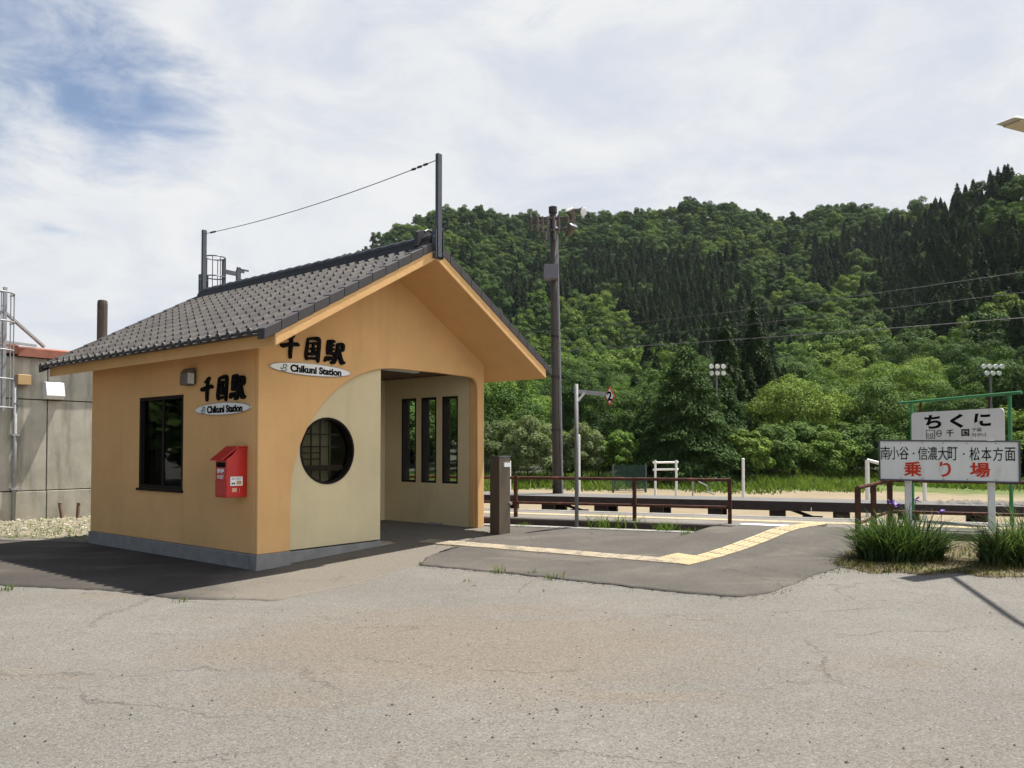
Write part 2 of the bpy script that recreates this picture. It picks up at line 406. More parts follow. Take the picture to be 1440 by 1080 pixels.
# ------------------------------------------------------------------ ground shape
PN = Vector((.358, .934)); PT = Vector((.934, -.358))          # across / along the platforms
def pq(x, y): return PN.x * x + PN.y * y, PT.x * x + PT.y * y
def PQ(p, q, z): return Vector((PN.x * p + PT.x * q, PN.y * p + PT.y * q, z))
ZP = .35
def sm(t): t = min(1., max(0., t)); return t * t * (3 - 2 * t)
def near_z(x, y):
    p, q = pq(x, y)
    g = .225 * min(1., max(0., (p - 8.5) / 4.4))
    g *= sm((x + 3.75) / .9)
    g *= 1 - .4 * sm((x - 7) / 6)
    return g
def ramp_z(x, y):
    p, q = pq(x, y); g = near_z(x, y)
    # left and right edges of the ramp up to the platform
    def side(ax, ay, bx, by): return ((bx - ax) * (y - ay) - (by - ay) * (x - ax)) / math.hypot(bx - ax, by - ay)
    l = -side(2.3, 11.6, 3.72, 13.2); r = side(4.1, 9.9, 5.72, 12.8)
    return g + (ZP - .225 + .015) * sm((p - 11.0) / 2.3) * sm((l + .35) / .45) * sm((r + .1) / .3)
def far_z(x, y): return -.55
def ground_z(x, y):
    p, q = pq(x, y)
    if p < 13.9: return near_z(x, y)
    if p < 14.7: t = (p - 13.9) / .8; return near_z(x, y) * (1 - t) - .55 * t
    return -.55

def ground_material():
    m = bpy.data.materials.new('ground_surface'); m.use_nodes = True; k = NT(m.node_tree); bs = k.n['Principled BSDF']
    pos = k.node('ShaderNodeNewGeometry').outputs['Position']; X, Y, Z = k.sep(pos)[0], k.sep(pos)[1], k.sep(pos)[2]
    flat = k.comb(X, Y, 0.)
    # --- worn asphalt of the forecourt
    big = k.mapr(k.noise(flat, .35, 5, .6), .3, .7); mid = k.mapr(k.noise(flat, 2.2, 6, .65), .3, .7)
    c = k.mix(big, (.112, .105, .095), (.139, .131, .119)); c = k.mix(k.math('MULTIPLY', mid, .35), c, (.104, .094, .079))
    # tan silt where puddles dry
    dd = k.vmath('LENGTH', k.vmath('MULTIPLY', k.vmath('SUBTRACT', flat, (-.35, 6.5, 0)), (.42, .62, 0)))
    silt = k.mapr(k.math('ADD', dd, k.math('MULTIPLY', k.math('SUBTRACT', k.noise(k.mapping(flat, rot=(0, 0, .35), scale=(.6, 1.9, 1)), .9, 7, .65, .4), .5), 2.2)), .3, 1.35, .60, 0.)
    c = k.mix(silt, c, (.130, .106, .080))
    sil2 = k.mapr(k.noise(k.mapping(flat, (5, 3, 0), (0, 0, .2), (.5, 1.4, 1)), .55, 6, .65, .3), .52, .74, 0., .55); c = k.mix(sil2, c, (.124, .10, .073))
    # aggregate: pale and dark stones in the binder
    vn = k.node('ShaderNodeTexVoronoi'); k.put(vn.inputs['Vector'], flat); vn.inputs['Scale'].default_value = 95
    stone = k.sep(vn.outputs['Color'])[0]
    c = k.mix(k.mapr(stone, .0, 1., 0., 1., False), k.mix(1., c, (.72, .71, .70), 'MULTIPLY'), k.mix(1., c, (1.29, 1.29, 1.28), 'MULTIPLY'))
    v2 = k.node('ShaderNodeTexVoronoi'); k.put(v2.inputs['Vector'], flat); v2.inputs['Scale'].default_value = 34
    pit = k.math('MULTIPLY', k.mapr(v2.outputs['Distance'], .16, .30, 1., 0.), k.math('GREATER_THAN', k.sep(v2.outputs['Color'])[1], .90))
    c = k.mix(k.math('MULTIPLY', pit, .75), c, (.03, .028, .026))
    pal = k.math('MULTIPLY', k.mapr(v2.outputs['Distance'], .12, .24, 1., 0.), k.math('GREATER_THAN', k.sep(v2.outputs['Color'])[2], .955))
    c = k.mix(k.math('MULTIPLY', pal, .6), c, (.27, .265, .255))
    # hairline cracks
    wv = k.vmath('ADD', flat, k.vmath('MULTIPLY', k.noise(flat, 1.6, 6, .65, out=1), (.9, .9, 0)))
    crk = k.vor(k.mapping(wv, scale=(.55, 1.15, 1)), .55, 'DISTANCE_TO_EDGE')
    crack = k.math('MULTIPLY', k.mapr(crk, .0, .008, 1., 0.), k.mapr(k.noise(flat, .7, 5, .6), .42, .58))
    wv2 = k.vmath('ADD', flat, k.vmath('MULTIPLY', k.noise(flat, 4., 5, .65, out=1), (.35, .35, 0)))
    crk2 = k.vor(k.mapping(wv2, scale=(.8, 1.1, 1)), 1.6, 'DISTANCE_TO_EDGE')
    crack2 = k.math('MULTIPLY', k.mapr(crk2, .0, .012, .7, 0.), k.mapr(k.noise(k.mapping(flat, (7, 2, 0)), .5, 5, .6), .56, .68))
    crack = k.math('MAXIMUM', crack, crack2)
    lot = k.mix(k.math('MULTIPLY', crack, .48), c, (.045, .040, .033))
    # --- sandy field and grass beyond the tracks
    sand = k.mix(k.mapr(k.noise(flat, .5, 6, .65), .3, .7), (.18, .142, .088), (.215, .175, .115))
    dist = k.vmath('LENGTH', flat)
    gm = k.mapr(k.math('ADD', k.math('MULTIPLY', k.math('SUBTRACT', k.noise(flat, .22, 5, .6), .5), 16.), dist), 41., 46.)
    gcol = k.mix(k.mapr(k.noise(flat, 1.1, 6, .65), .3, .7), (.045, .075, .016), (.105, .125, .030))
    far = k.mix(gm, sand, gcol)
    ball = k.mix(stone, (.05, .045, .04), (.13, .115, .10))
    p = k.math('ADD', k.math('MULTIPLY', X, PN.x), k.math('MULTIPLY', Y, PN.y))
    far = k.mix(k.mapr(p, 19.5, 20.3, 1., 0.), far, ball)
    col = k.mix(k.math('GREATER_THAN', p, 13.8), lot, far)
    k.put(bs.inputs['Base Color'], col); bs.inputs['Roughness'].default_value = .93; bs.inputs['Specular IOR Level'].default_value = .25
    h = k.math('ADD', k.math('MULTIPLY', vn.outputs['Distance'], -.6), k.math('ADD', k.math('MULTIPLY', k.noise(flat, 14, 5, .6), .5), k.math('MULTIPLY', crack, -1.2)))
    bp = k.node('ShaderNodeBump'); bp.inputs['Strength'].default_value = .55; bp.inputs['Distance'].default_value = .008
    k.put(bp.inputs['Height'], h); k.l.new(bp.outputs[0], bs.inputs['Normal'])
    return m
M['ground'] = ground_material()

def asphalt_material(name, a, b, stain, crack_amt=.6, pale=None):
    m = bpy.data.materials.new(name); m.use_nodes = True; k = NT(m.node_tree); bs = k.n['Principled BSDF']
    pos = k.node('ShaderNodeNewGeometry').outputs['Position']; flat = k.comb(k.sep(pos)[0], k.sep(pos)[1], 0.)
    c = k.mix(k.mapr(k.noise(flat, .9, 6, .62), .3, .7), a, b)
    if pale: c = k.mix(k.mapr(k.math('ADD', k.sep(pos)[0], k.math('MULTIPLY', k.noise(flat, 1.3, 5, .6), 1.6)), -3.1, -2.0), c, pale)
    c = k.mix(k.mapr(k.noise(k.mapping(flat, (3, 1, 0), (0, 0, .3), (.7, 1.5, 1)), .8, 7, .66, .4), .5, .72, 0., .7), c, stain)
    vn = k.node('ShaderNodeTexVoronoi'); k.put(vn.inputs['Vector'], flat); vn.inputs['Scale'].default_value = 120
    s = k.sep(vn.outputs['Color'])[0]
    c = k.mix(s, k.mix(1., c, (.74, .74, .74), 'MULTIPLY'), k.mix(1., c, (1.26, 1.26, 1.26), 'MULTIPLY'))
    wv = k.vmath('ADD', flat, k.vmath('MULTIPLY', k.noise(flat, 2.2, 6, .65, out=1), (.7, .7, 0)))
    crk = k.vor(wv, .6, 'DISTANCE_TO_EDGE')
    crack = k.math('MULTIPLY', k.mapr(crk, .0, .010, 1., 0.), k.mapr(k.noise(flat, .8, 4, .6), .46, .58))
    c = k.mix(k.math('MULTIPLY', crack, crack_amt), c, (.025, .022, .02))
    k.put(bs.inputs['Base Color'], c); bs.inputs['Roughness'].default_value = .92; bs.inputs['Specular IOR Level'].default_value = .25
    bp = k.node('ShaderNodeBump'); bp.inputs['Strength'].default_value = .5; bp.inputs['Distance'].default_value = .006
    k.put(bp.inputs['Height'], k.math('ADD', k.math('MULTIPLY', vn.outputs['Distance'], -.6), k.noise(flat, 9, 5, .6))); k.l.new(bp.outputs[0], bs.inputs['Normal'])
    return m
M['apron'] = asphalt_material('apron_asphalt', (.058, .052, .045), (.080, .072, .062), (.118, .104, .085))
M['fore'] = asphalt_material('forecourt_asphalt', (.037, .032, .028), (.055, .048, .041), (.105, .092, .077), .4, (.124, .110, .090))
M['plat'] = asphalt_material('platform_asphalt', (.12, .11, .10), (.155, .14, .125), (.17, .15, .12), .3)

def build_ground():
    def axis(lo, hi, n0, n1, fine, coarse_mul):
        a = list(np.arange(n0, n1 + 1e-6, fine)); s = fine
        while a[-1] < hi: s *= coarse_mul; a.append(min(hi, a[-1] + s))
        s = fine; b = []
        x = n0
        while x > lo: s *= coarse_mul; x = max(lo, x - s); b.append(x)
        return b[::-1] + a
    xs = axis(-900, 1500, -12, 14, .25, 1.25); ys = axis(-600, 1500, 2, 18, .25, 1.25)
    V = [(x, y, ground_z(x, y)) for y in ys for x in xs]; nx = len(xs)
    F = [(j * nx + i, j * nx + i + 1, (j + 1) * nx + i + 1, (j + 1) * nx + i) for j in range(len(ys) - 1) for i in range(nx - 1)]
    o = put('ground', mesh_np('ground', V, F, [M['ground']], True)); tag(o, kind='structure')
build_ground()

rnd = random.Random(4)
def resample(pts, n, jit=0, seed=0):
    r = random.Random(seed); pts = [Vector(p) for p in pts]; L = [0]
    for a, b in zip(pts, pts[1:]): L.append(L[-1] + (b - a).length)
    out = []
    for i in range(n):
        t = L[-1] * i / (n - 1); j = max(k for k in range(len(L) - 1) if L[k] <= t + 1e-9)
        w = (t - L[j]) / max(1e-9, L[j + 1] - L[j]); p = pts[j].lerp(pts[j + 1], min(1, w))
        out.append(p + Vector((r.uniform(-jit, jit), r.uniform(-jit, jit))) if 0 < i < n - 1 else p)
    return out
def sheet(name, front, back, zf, m, nu=90, nv=28, lift=.012, jit=.02, kind='structure', edge=.0):
    a = resample(front, nu, jit, 1); b = resample(back, nu, 0, 2); V = []
    for j in range(nv):
        t = j / (nv - 1)
        for i in range(nu):
            p = a[i].lerp(b[i], t); V.append((p.x, p.y, zf(p.x, p.y) + lift))
    F = [(j * nu + i, j * nu + i + 1, (j + 1) * nu + i + 1, (j + 1) * nu + i) for j in range(nv - 1) for i in range(nu - 1)]
    base = len(V)                                                # a thin broken lip along the front edge
    for i in range(nu): V.append((a[i].x, a[i].y, near_z(a[i].x, a[i].y) - .03))
    F += [(base + i, base + i + 1, i + 1, i) for i in range(nu - 1)]
    o = put(name, mesh_np(name, V, F, [m], True)); tag(o, kind=kind); return o
g2 = lambda px, py, z=.0: at_z(px, py, z).to_2d()
fore_front = [g2(-260, 812), g2(0, 824), g2(150, 831), g2(250, 843), g2(390, 845), g2(480, 827), g2(560, 804, .02), g2(600, 790, .04), g2(650, 776, .1)]
fore_back = [Vector((-16, 12.6)), Vector((-13.0, 14.1)), Vector((-9.2, 13.9)), Vector((-7.0, 13.4)), Vector((-3.2, 10.6)), Vector((-1.8, 12.6)), Vector((-1.0, 13.3)), Vector((-.5, 13.9)), Vector((-.3, 13.9))]
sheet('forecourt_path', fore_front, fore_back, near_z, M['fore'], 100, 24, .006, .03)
ap_front = [g2(652, 764, .13), g2(600, 786, .06), g2(588, 797, .03), g2(640, 801, .03), g2(720, 808, .03), g2(840, 820, .03), g2(960, 832, .03), g2(1040, 838, .03), g2(1085, 834, .03), g2(1112, 824, .04), g2(1150, 811, .06), g2(1182, 800, .1), g2(1200, 784, .16), g2(1207, 770, .2), g2(1213, 742, .33)]
ap_back = [PQ(12.9, q, 0).to_2d() for q in (-5.0, -4.6, -4.1, -3.6, -2.8, -2.0, -1.2)] + [PQ(p_, q, 0).to_2d() for p_, q in ((13.33, -.95), (13.33, 0), (13.33, .9))]
sheet('asphalt_apron', ap_front, ap_back, ramp_z, M['apron'], 150, 44, .014, .022)

# gravel yard to the left of the station: soil sheet and loose stones
def gravel():
    m = mat('gravel_soil', (.17, .145, .10), .95, .35, 5, .6, 40, col2=(.085, .10, .03), c2=(.52, .64), c2scale=1.1)
    a = [Vector((-15, 13.4)), Vector((-12.6, 14.5)), Vector((-9.2, 14.2)), Vector((-6.9, 13.6))]
    b = [Vector((-16, 14.0)), Vector((-12.2, 17.0)), Vector((-9.4, 19.3)), Vector((-6.2, 22.0))]
    sheet('gravel_yard', a, b, near_z, m, 40, 14, .009, .08)
    r = np.random.RandomState(5); n = 2600
    t = r.rand(n); u = r.rand(n)
    A = resample(a, 60); B = resample(b, 60); V = []; F = []
    for i in range(n):
        p = A[int(t[i] * 59)].lerp(B[int(t[i] * 59)], u[i]) + Vector((r.normal() * .12, r.normal() * .12))
        s = .015 + .035 * r.rand() ** 2; base = len(V); an = r.rand() * 6.28
        for dx, dy, dz in ((1, 0, .2), (0, 1, .3), (-1, 0, .25), (0, -.9, .2), (0, 0, .9), (0, 0, -.4)):
            V.append((p.x + s * (dx * math.cos(an) - dy * math.sin(an)), p.y + s * (dx * math.sin(an) + dy * math.cos(an)), .012 + s * dz))
        for q in ((0, 1, 4), (1, 2, 4), (2, 3, 4), (3, 0, 4)): F.append(tuple(base + k for k in q))
    st = foliage('pebble', (.16, .145, .12), (.32, .29, .24), 0., .9, .5)
    o = put('gravel', mesh_np('gravel', V, F, [st])); tag(o, kind='stuff')
gravel()

# ------------------------------------------------------------------ station building
C0 = Vector((-3.36, 10.31)); D1 = Vector((-.784, .621)); D2 = Vector((.621, .784))
def B(s, t, z): p = C0 + D2 * s + D1 * t; return Vector((p.x, p.y, z))
LS, LT = 4.61, 4.91
FRf = lambda u, z, c: B(u, c, z)            # front wall frame: u along s, c into the building
FRl = lambda u, z, c: B(c, u, z)            # left wall frame:  u along t, c into the building
FRr = lambda u, z, c: B(LS - c, u, z)       # right wall frame
SL = .57
def under(s): return 2.84 + SL * (min(s, LS - s) + .46)
D1v, D2v, UP = Vector((*D1, 0)), Vector((*D2, 0)), Vector((0, 0, 1))

def station():
    st = thing('station_building', (C0.x, C0.y, 0), 'small orange plaster station hut with brown tiled gable roof and open porch', 'station')
    # front skin with the big arched opening
    ap = [(0, .21), (0, under(0) + .02), (LS / 2, under(LS / 2) + .02), (LS, under(LS) + .02), (LS, .21), (4.44, .21)]
    ap += [(4.43, 2.62)] + [(4.25 + .18 * math.cos(a), 2.69 + .18 * math.sin(a)) for a in (.3, .7, 1.1)] + [(4.2, 2.87), (3.4, 2.88)]
    ap += [(2.49 + 1.97 * math.cos(a), .9 + 1.97 * math.sin(a)) for a in np.linspace(R(90), R(180), 22)] + [(.52, .21)]
    w = MB().prism(ap, FRf, 0, .075)
    # pillar behind the skin on the right, upper band over the porch, left return
    w.fbox(lambda a, b, c: B(a, b, c), 4.43, LS, .077, .2, .21, 3.1)
    w.grid_wall(FRl, [.077, LT], [.21, 3.08], [(1.907, 3.234, 1.0, 2.41)], 0, .18)
    w.fbox(lambda a, b, c: B(a, b, c), .18, LS, LT - .16, LT, .21, 3.1)
    w.prism([(0.18, 3.1), (LS - .1, 3.1), (LS / 2, under(LS / 2))], FRf, LT - .16, LT)
    w.grid_wall(lambda u, z, c: B(LS - c, u, z), [.202, LT - .16], [.21, 3.08], [(1.54, 1.93, .98, 2.57), (1.01, 1.40, .98, 2.57), (.47, .86, .98, 2.57)], 0, .07)
    w.build('wall', M['plaster'], st, bevel=.012)
    # cream inner leaf, set back behind the arch, with the round window cut through
    cw = MB(); zc, sc_, rr = 1.58, 1.205, .485; x0, x1, z0, z1 = .30, 2.22, .21, 2.95; c0, c1 = .076, .24
    ang = np.linspace(0, math.pi, 33)
    up = [(sc_ + rr * math.cos(a), zc + rr * math.sin(a)) for a in ang]; dn = [(sc_ + rr * math.cos(a), zc - rr * math.sin(a)) for a in ang]
    for c in (c0, c1):
        for arc, ze in ((up, z1), (dn, z0)):
            poly = [(x1, zc), (x1, ze), (x0, ze), (x0, zc)] + arc[::-1]
            cw.add([FRf(a, b, c) for a, b in poly], [tuple(range(len(poly)))])
    for arc in (up, dn):
        for p, q in zip(arc, arc[1:]): cw.add([FRf(*p, c0), FRf(*q, c0), FRf(*q, c1), FRf(*p, c1)], [(0, 1, 2, 3)])
    for p, q in (((x1, z0), (x1, z1)), ((x1, z1), (x0, z1)), ((x0, z1), (x0, z0)), ((x0, z0), (x1, z0))):
        cw.add([FRf(*p, c0), FRf(*q, c0), FRf(*q, c1), FRf(*p, c1)], [(0, 1, 2, 3)])
    # porch lining: cream inside face of the right wall and the back wall
    cw.grid_wall(lambda u, z, c: B(LS - c, u, z), [.202, 2.4], [.21, 2.95], [(1.54, 1.93, .98, 2.57), (1.01, 1.40, .98, 2.57), (.47, .86, .98, 2.57)], .072, .18)
    cw.grid_wall(FRf, [2.22, 4.43], [.13, 2.95], [(2.25, 2.9, .13, 2.45)], 2.4, 2.5)
    cw.fbox(lambda a, b, c: B(a, b, c), 2.12, 2.22, .242, 2.4, .13, 2.95)
    cw.build('inner_wall', M['cream'], st)
    pl = MB()
    pl.fbox(FRf, -.025, .52, -.1, .21, -.025, .15); pl.fbox(FRl, .15, LT + .02, -.1, .208, -.025, .15)
    pl.fbox(FRf, .522, 2.225, -.1, .19, .055, .2); pl.fbox(FRf, 4.425, LS + .02, -.1, .215, -.02, .19)
    pl.fbox(lambda u, z, c: B(LS - c, u, z), .2, LT, -.1, .21, -.02, .12)
    pl.build('plinth', M['plinth'], st, bevel=.01)
    MB().fbox(lambda a, b, c: B(a, b, c), .19, LS - .13, .06, LT - .2, -.05, .128).build('floor', M['floor'], st)
    cl = MB(); cl.fbox(lambda a, b, c: B(a, b, c), .19, LS - .2, .26, LT - .2, 2.955, 3.0)
    co = cl.build('ceiling', M['ceiling'], st)
    MB().fbox(lambda a, b, c: B(a, b, c), 2.5, 3.4, .42, .54, 2.90, 2.953).build('ceiling_lamp', M['bright_metal'], st)
    # interior sides of the waiting room
    iw = MB(); iw.fbox(lambda a, b, c: B(a, b, c), .19, 2.12, 2.9, 3.0, .13, 2.95)
    iw.build('room_partition', M['interior'], st)
    sk = MB().fbox(lambda u, z, c: B(LS - c, u, z), .3, 2.38, .129, .215, .181, .193); sk.fbox(FRf, 2.92, 4.41, .129, .215, 2.385, 2.398); sk.build('skirting', M['steel_dark'], st)
    # porch back door
    dr = MB().fbox(FRf, 2.252, 2.898, .132, 2.448, 2.42, 2.47).build('door', M['brown_frame'], st)
    MB().fbox(FRf, 2.8, 2.83, .95, 1.15, 2.39, 2.418).build('handle', M['galv'], dr)
    # roof slab with eaves boards
    chev = [(-.46, 2.84), (LS / 2, 4.416), (LS + .46, 2.84), (LS + .46, 3.03), (LS / 2, 4.606), (-.46, 3.03)]
    rf = MB().prism(chev, FRf, -1.034, LT + .57).build('roof', M['plaster'], st, bevel=.012)
    # tiles: each a dished pantile lapping the one below
    NC, NR, T0, T1 = 28, 12, -.93, LT + .52; cwid = (T1 - T0) / NC; E0 = -.6
    tl_v = []; tl_f = []; r = random.Random(3)
    NU = 8
    prof = [(0, .003), (.15, -.003), (.4, -.005), (.64, -.004), (.75, .004), (.84, .018), (.93, .020), (1.03, .006)]
    slope_len = LS / 2 - .03 - E0
    for side in (0, 1):
        for i in range(NC):
            for j in range(NR):
                sa = E0 + slope_len * j / NR; sb = E0 + slope_len * (j + 1) / NR + .05
                jit = r.uniform(-.003, .003); base = len(tl_v)
                for (s_, lift) in ((sa, .040), (sa, .004), (sb, .008)):
                    for (u, h) in prof:
                        rl = max(0., min(1., (h - .003) / .015)) if lift != .008 else 0.
                        t = T0 + cwid * (i + (u if side == 0 else u)) ; z = 3.055 + SL * (s_ + .46) + h + (lift if lift != .040 else .018 + .030 * rl) + jit
                        tl_v.append(B(s_ if side == 0 else LS - s_, t, z))
                for a in range(NU - 1):
                    tl_f.append((base + a, base + a + 1, base + 2 * NU + a + 1, base + 2 * NU + a))
                    tl_f.append((base + NU + a, base + NU + a + 1, base + a + 1, base + a))
    MB().add(tl_v, tl_f).build('roof_tiles', M['tile'], rf, fix=False)
    # bed under the tiles, closes the gaps
    MB().prism([(-.575, 3.015), (LS / 2, 4.655), (LS + .575, 3.015), (LS + .5, 2.985), (LS / 2, 4.612), (-.5, 2.985)], FRf, -.94, LT + .5).build('tile_bed', M['tile_dark'], rf)
    # round ends hanging over the eaves
    for side in (0, 1):
        ee = MB()
        for i in range(NC):
            t = T0 + cwid * (i + .86); s_ = E0 - .004 if side == 0 else LS - E0 + .004
            dv = -D2v if side == 0 else D2v
            ee.tube([B(s_, t, 3.02), B(s_, t, 3.02) + dv * .03], .045, 10)
            ee.add([B(s_, T0 + cwid * i, 2.995), B(s_, T0 + cwid * (i + .72), 2.995), B(s_, T0 + cwid * (i + .72), 3.035), B(s_, T0 + cwid * i, 3.035)], [(0, 1, 2, 3)])
        ee.build('eave_tile_ends', M['tile_dark'], rf)
    for t0, t1 in ((-1.045, -.90), (LT + .49, LT + .6)):
        for side in (0, 1):
            vt = MB()
            for j in range(NR):
                sa = E0 - .02 + slope_len * j / NR; sb = E0 - .02 + slope_len * (j + 1) / NR - .004
                ss = (lambda x: x) if side == 0 else (lambda x: LS - x)
                for (a0, a1, h0, h1, k0) in ((t0, t1, .078, .11, .0),):
                    def z(s_, h): return 3.03 + SL * (s_ + .46) + h
                    P = [B(ss(sa), t0, z(sa, -.035)), B(ss(sb), t0, z(sb, -.042)), B(ss(sb), t1, z(sb, -.03)), B(ss(sa), t1, z(sa, -.03)),
                         B(ss(sa), t0, z(sa, .098)), B(ss(sb), t0, z(sb, .088)), B(ss(sb), t1, z(sb, .092)), B(ss(sa), t1, z(sa, .102))]
                    vt.hexa(P)
            vt.build('verge_tiles', M['verge'], rf, bevel=.007, fix=False)
    rc = MB(); zr = 4.70; n = 24
    for i in range(n):
        a = -.98 + (LT + 1.5) * i / n; b = -.98 + (LT + 1.5) * (i + 1) / n + .02
        rc.tube([B(LS / 2, a, zr + .02), B(LS / 2, a + .03, zr + .02), B(LS / 2, b, zr + .01)], [.088, .088, .078], 12)
    rc.fbox(lambda a, b, c: B(a, b, c), LS / 2 - .12, LS / 2 + .12, -.97, LT + .5, 4.60, 4.68)
    rc.build('ridge_cap', M['tile_dark'], rf)
    # end ornament
    oz = MB(); oz.prism([(LS / 2 - .17, 4.62), (LS / 2 - .15, 4.84), (LS / 2 - .08, 4.88), (LS / 2 + .08, 4.88), (LS / 2 + .15, 4.84), (LS / 2 + .17, 4.62)], FRf, -.80, -.72)
    oz.tube([B(LS / 2 - .12, -.9, 4.82), B(LS / 2 - .05, -.9, 4.86), B(LS / 2 + .05, -.9, 4.86), B(LS / 2 + .12, -.9, 4.8)], .022, 6)
    oz.tube([B(LS / 2, -1.06, 4.76), B(LS / 2, -.8, 4.76)], .05, 10)
    oz.build('ridge_end', M['tile_dark'], rf, bevel=.006)
    # side window
    wn = MB()
    for (a, b, c, d) in ((1.907, 3.234, 1.0, 1.05), (1.907, 3.234, 2.36, 2.41), (1.907, 1.955, 1.05, 2.36), (3.186, 3.234, 1.05, 2.36)):
        wn.fbox(FRl, a, b, c, d, .004, .16)
    for a in (2.54, 2.60): wn.fbox(FRl, a - .025, a + .025, 1.05, 2.36, .03 if a < 2.57 else .055, .054 if a < 2.57 else .08)
    win = wn.build('window', M['brown_frame'], st)
    pn = MB().fbox(FRl, 1.957, 2.513, 1.052, 2.358, .04, .046); pn.fbox(FRl, 2.627, 3.184, 1.052, 2.358, .064, .07); pn.build('pane', M['dark_glass'], win)
    MB().fbox(FRl, 1.88, 3.26, .96, .998, -.03, .16).build('sill', M['brown_frame'], win)
    MB().fbox(FRl, 2.69, 3.1, 1.25, 2.34, .2, .21).build('curtain', M['curtain'], win)
    # round window
    rw = MB(); n = 40
    def ring(mb, r0, r1, c0, c1):
        A = [2 * math.pi * i / n for i in range(n)]
        P = lambda r_, a, c: FRf(sc_ + r_ * math.cos(a), zc + r_ * math.sin(a), c)
        for i in range(n):
            a, b = A[i], A[(i + 1) % n]
            mb.hexa([P(r0, a, c0), P(r1, a, c0), P(r1, b, c0), P(r0, b, c0), P(r0, a, c1), P(r1, a, c1), P(r1, b, c1), P(r0, b, c1)])
    ring(rw, .455, .4835, .062, .235)
    wr = rw.build('round_window', M['brown_frame'], st)
    MB().prism([(sc_ + .456 * math.cos(2 * math.pi * i / n), zc + .456 * math.sin(2 * math.pi * i / n)) for i in range(n)], FRf, .17, .175).build('pane', M['smoke_glass'], wr)
    lt = MB()
    def chord(x): return math.sqrt(max(0, .454 ** 2 - x * x))
    for x in (-.20, -.04, .12): lt.fbox(FRf, sc_ + x - .011, sc_ + x + .011, zc - chord(x), zc + chord(x), .19, .205)
    for z, x1_ in ((.24, .3), (.06, .3), (-.03, -.04), (-.12, -.04)): lt.fbox(FRf, sc_ - chord(z), sc_ + min(x1_, chord(z)), zc + z - .009, zc + z + .009, .206, .218)
    lt.fbox(FRf, sc_ - chord(-.26), sc_ + chord(-.26), zc - .29, zc - .21, .188, .224)
    lt.build('lattice', M['lattice'], wr)
    # paper screen some way behind the lattice
    MB().fbox(FRf, .62, 1.40, 1.0, 2.2, .26, .27).build('paper_screen', M['interior'], st)
    # three slit windows
    for a, b in ((.47, .86), (1.01, 1.40), (1.54, 1.93)):
        f = MB(); fr = lambda u, z, c: B(LS - c, u, z)
        f.fbox(fr, a, b, .98, 1.02, .0, .18); f.fbox(fr, a, b, 2.53, 2.57, .0, .18); f.fbox(fr, a, a + .035, 1.02, 2.53, .0, .18); f.fbox(fr, b - .035, b, 1.02, 2.53, .0, .18)
        fo = f.build('slit_window', M['brown_frame'], st)
        MB().fbox(fr, a + .036, b - .036, 1.021, 2.529, .03, .036).build('pane', M['glass'], fo)
    return st
station()

# lettering and oval plates on the two walls
STROKES = {   # hand-brushed strokes in a unit box: points (x, y, half width)
 '千': [[(.70, .98, .05), (.60, .90, .085), (.42, .82, .06), (.30, .78, .02)], [(.02, .52, .05), (.18, .50, .085), (.5, .58, .06), (.86, .60, .075), (1.0, .56, .03)], [(.55, .86, .05), (.56, .6, .085), (.54, .25, .075), (.56, .02, .055)]],
 '国': [[(.16, .86, .05), (.14, .60, .08), (.10, .22, .085), (.16, .03, .06)], [(.14, .88, .05), (.5, .94, .06), (.84, .92, .085), (.88, .6, .085), (.86, .2, .085), (.88, -.02, .06)], [(.14, .07, .055), (.5, .10, .05), (.86, .10, .05)],
        [(.32, .72, .04), (.52, .75, .045), (.70, .73, .05)], [(.34, .50, .045), (.52, .52, .05), (.68, .51, .04)], [(.28, .28, .05), (.5, .27, .055), (.74, .29, .045)], [(.51, .74, .045), (.50, .5, .06), (.49, .27, .05)], [(.60, .42, .03), (.68, .36, .05)]],
 '駅': [[(.14, .97, .05), (.12, .7, .075), (.14, .40, .07)], [(.12, .95, .045), (.34, .97, .055), (.46, .94, .05)], [(.12, .78, .035), (.44, .79, .045)], [(.12, .61, .035), (.44, .62, .045)], [(.30, .96, .05), (.30, .6, .05), (.30, .42, .05)],
        [(.10, .41, .05), (.34, .43, .06), (.50, .41, .07), (.48, .15, .07), (.38, .02, .05), (.31, .08, .02)], [(.04, .26, .04), (.00, .08, .055)], [(.16, .27, .035), (.18, .13, .05)], [(.28, .28, .03), (.31, .18, .045)],
        [(.60, .84, .05), (.78, .88, .06), (.92, .82, .075), (.92, .6, .06)], [(.60, .60, .04), (.76, .62, .05), (.92, .60, .05)], [(.64, .84, .06), (.62, .5, .075), (.56, .22, .06), (.48, .0, .03)], [(.72, .58, .055), (.80, .3, .075), (.92, .08, .085), (1.06, .10, .03)]]}
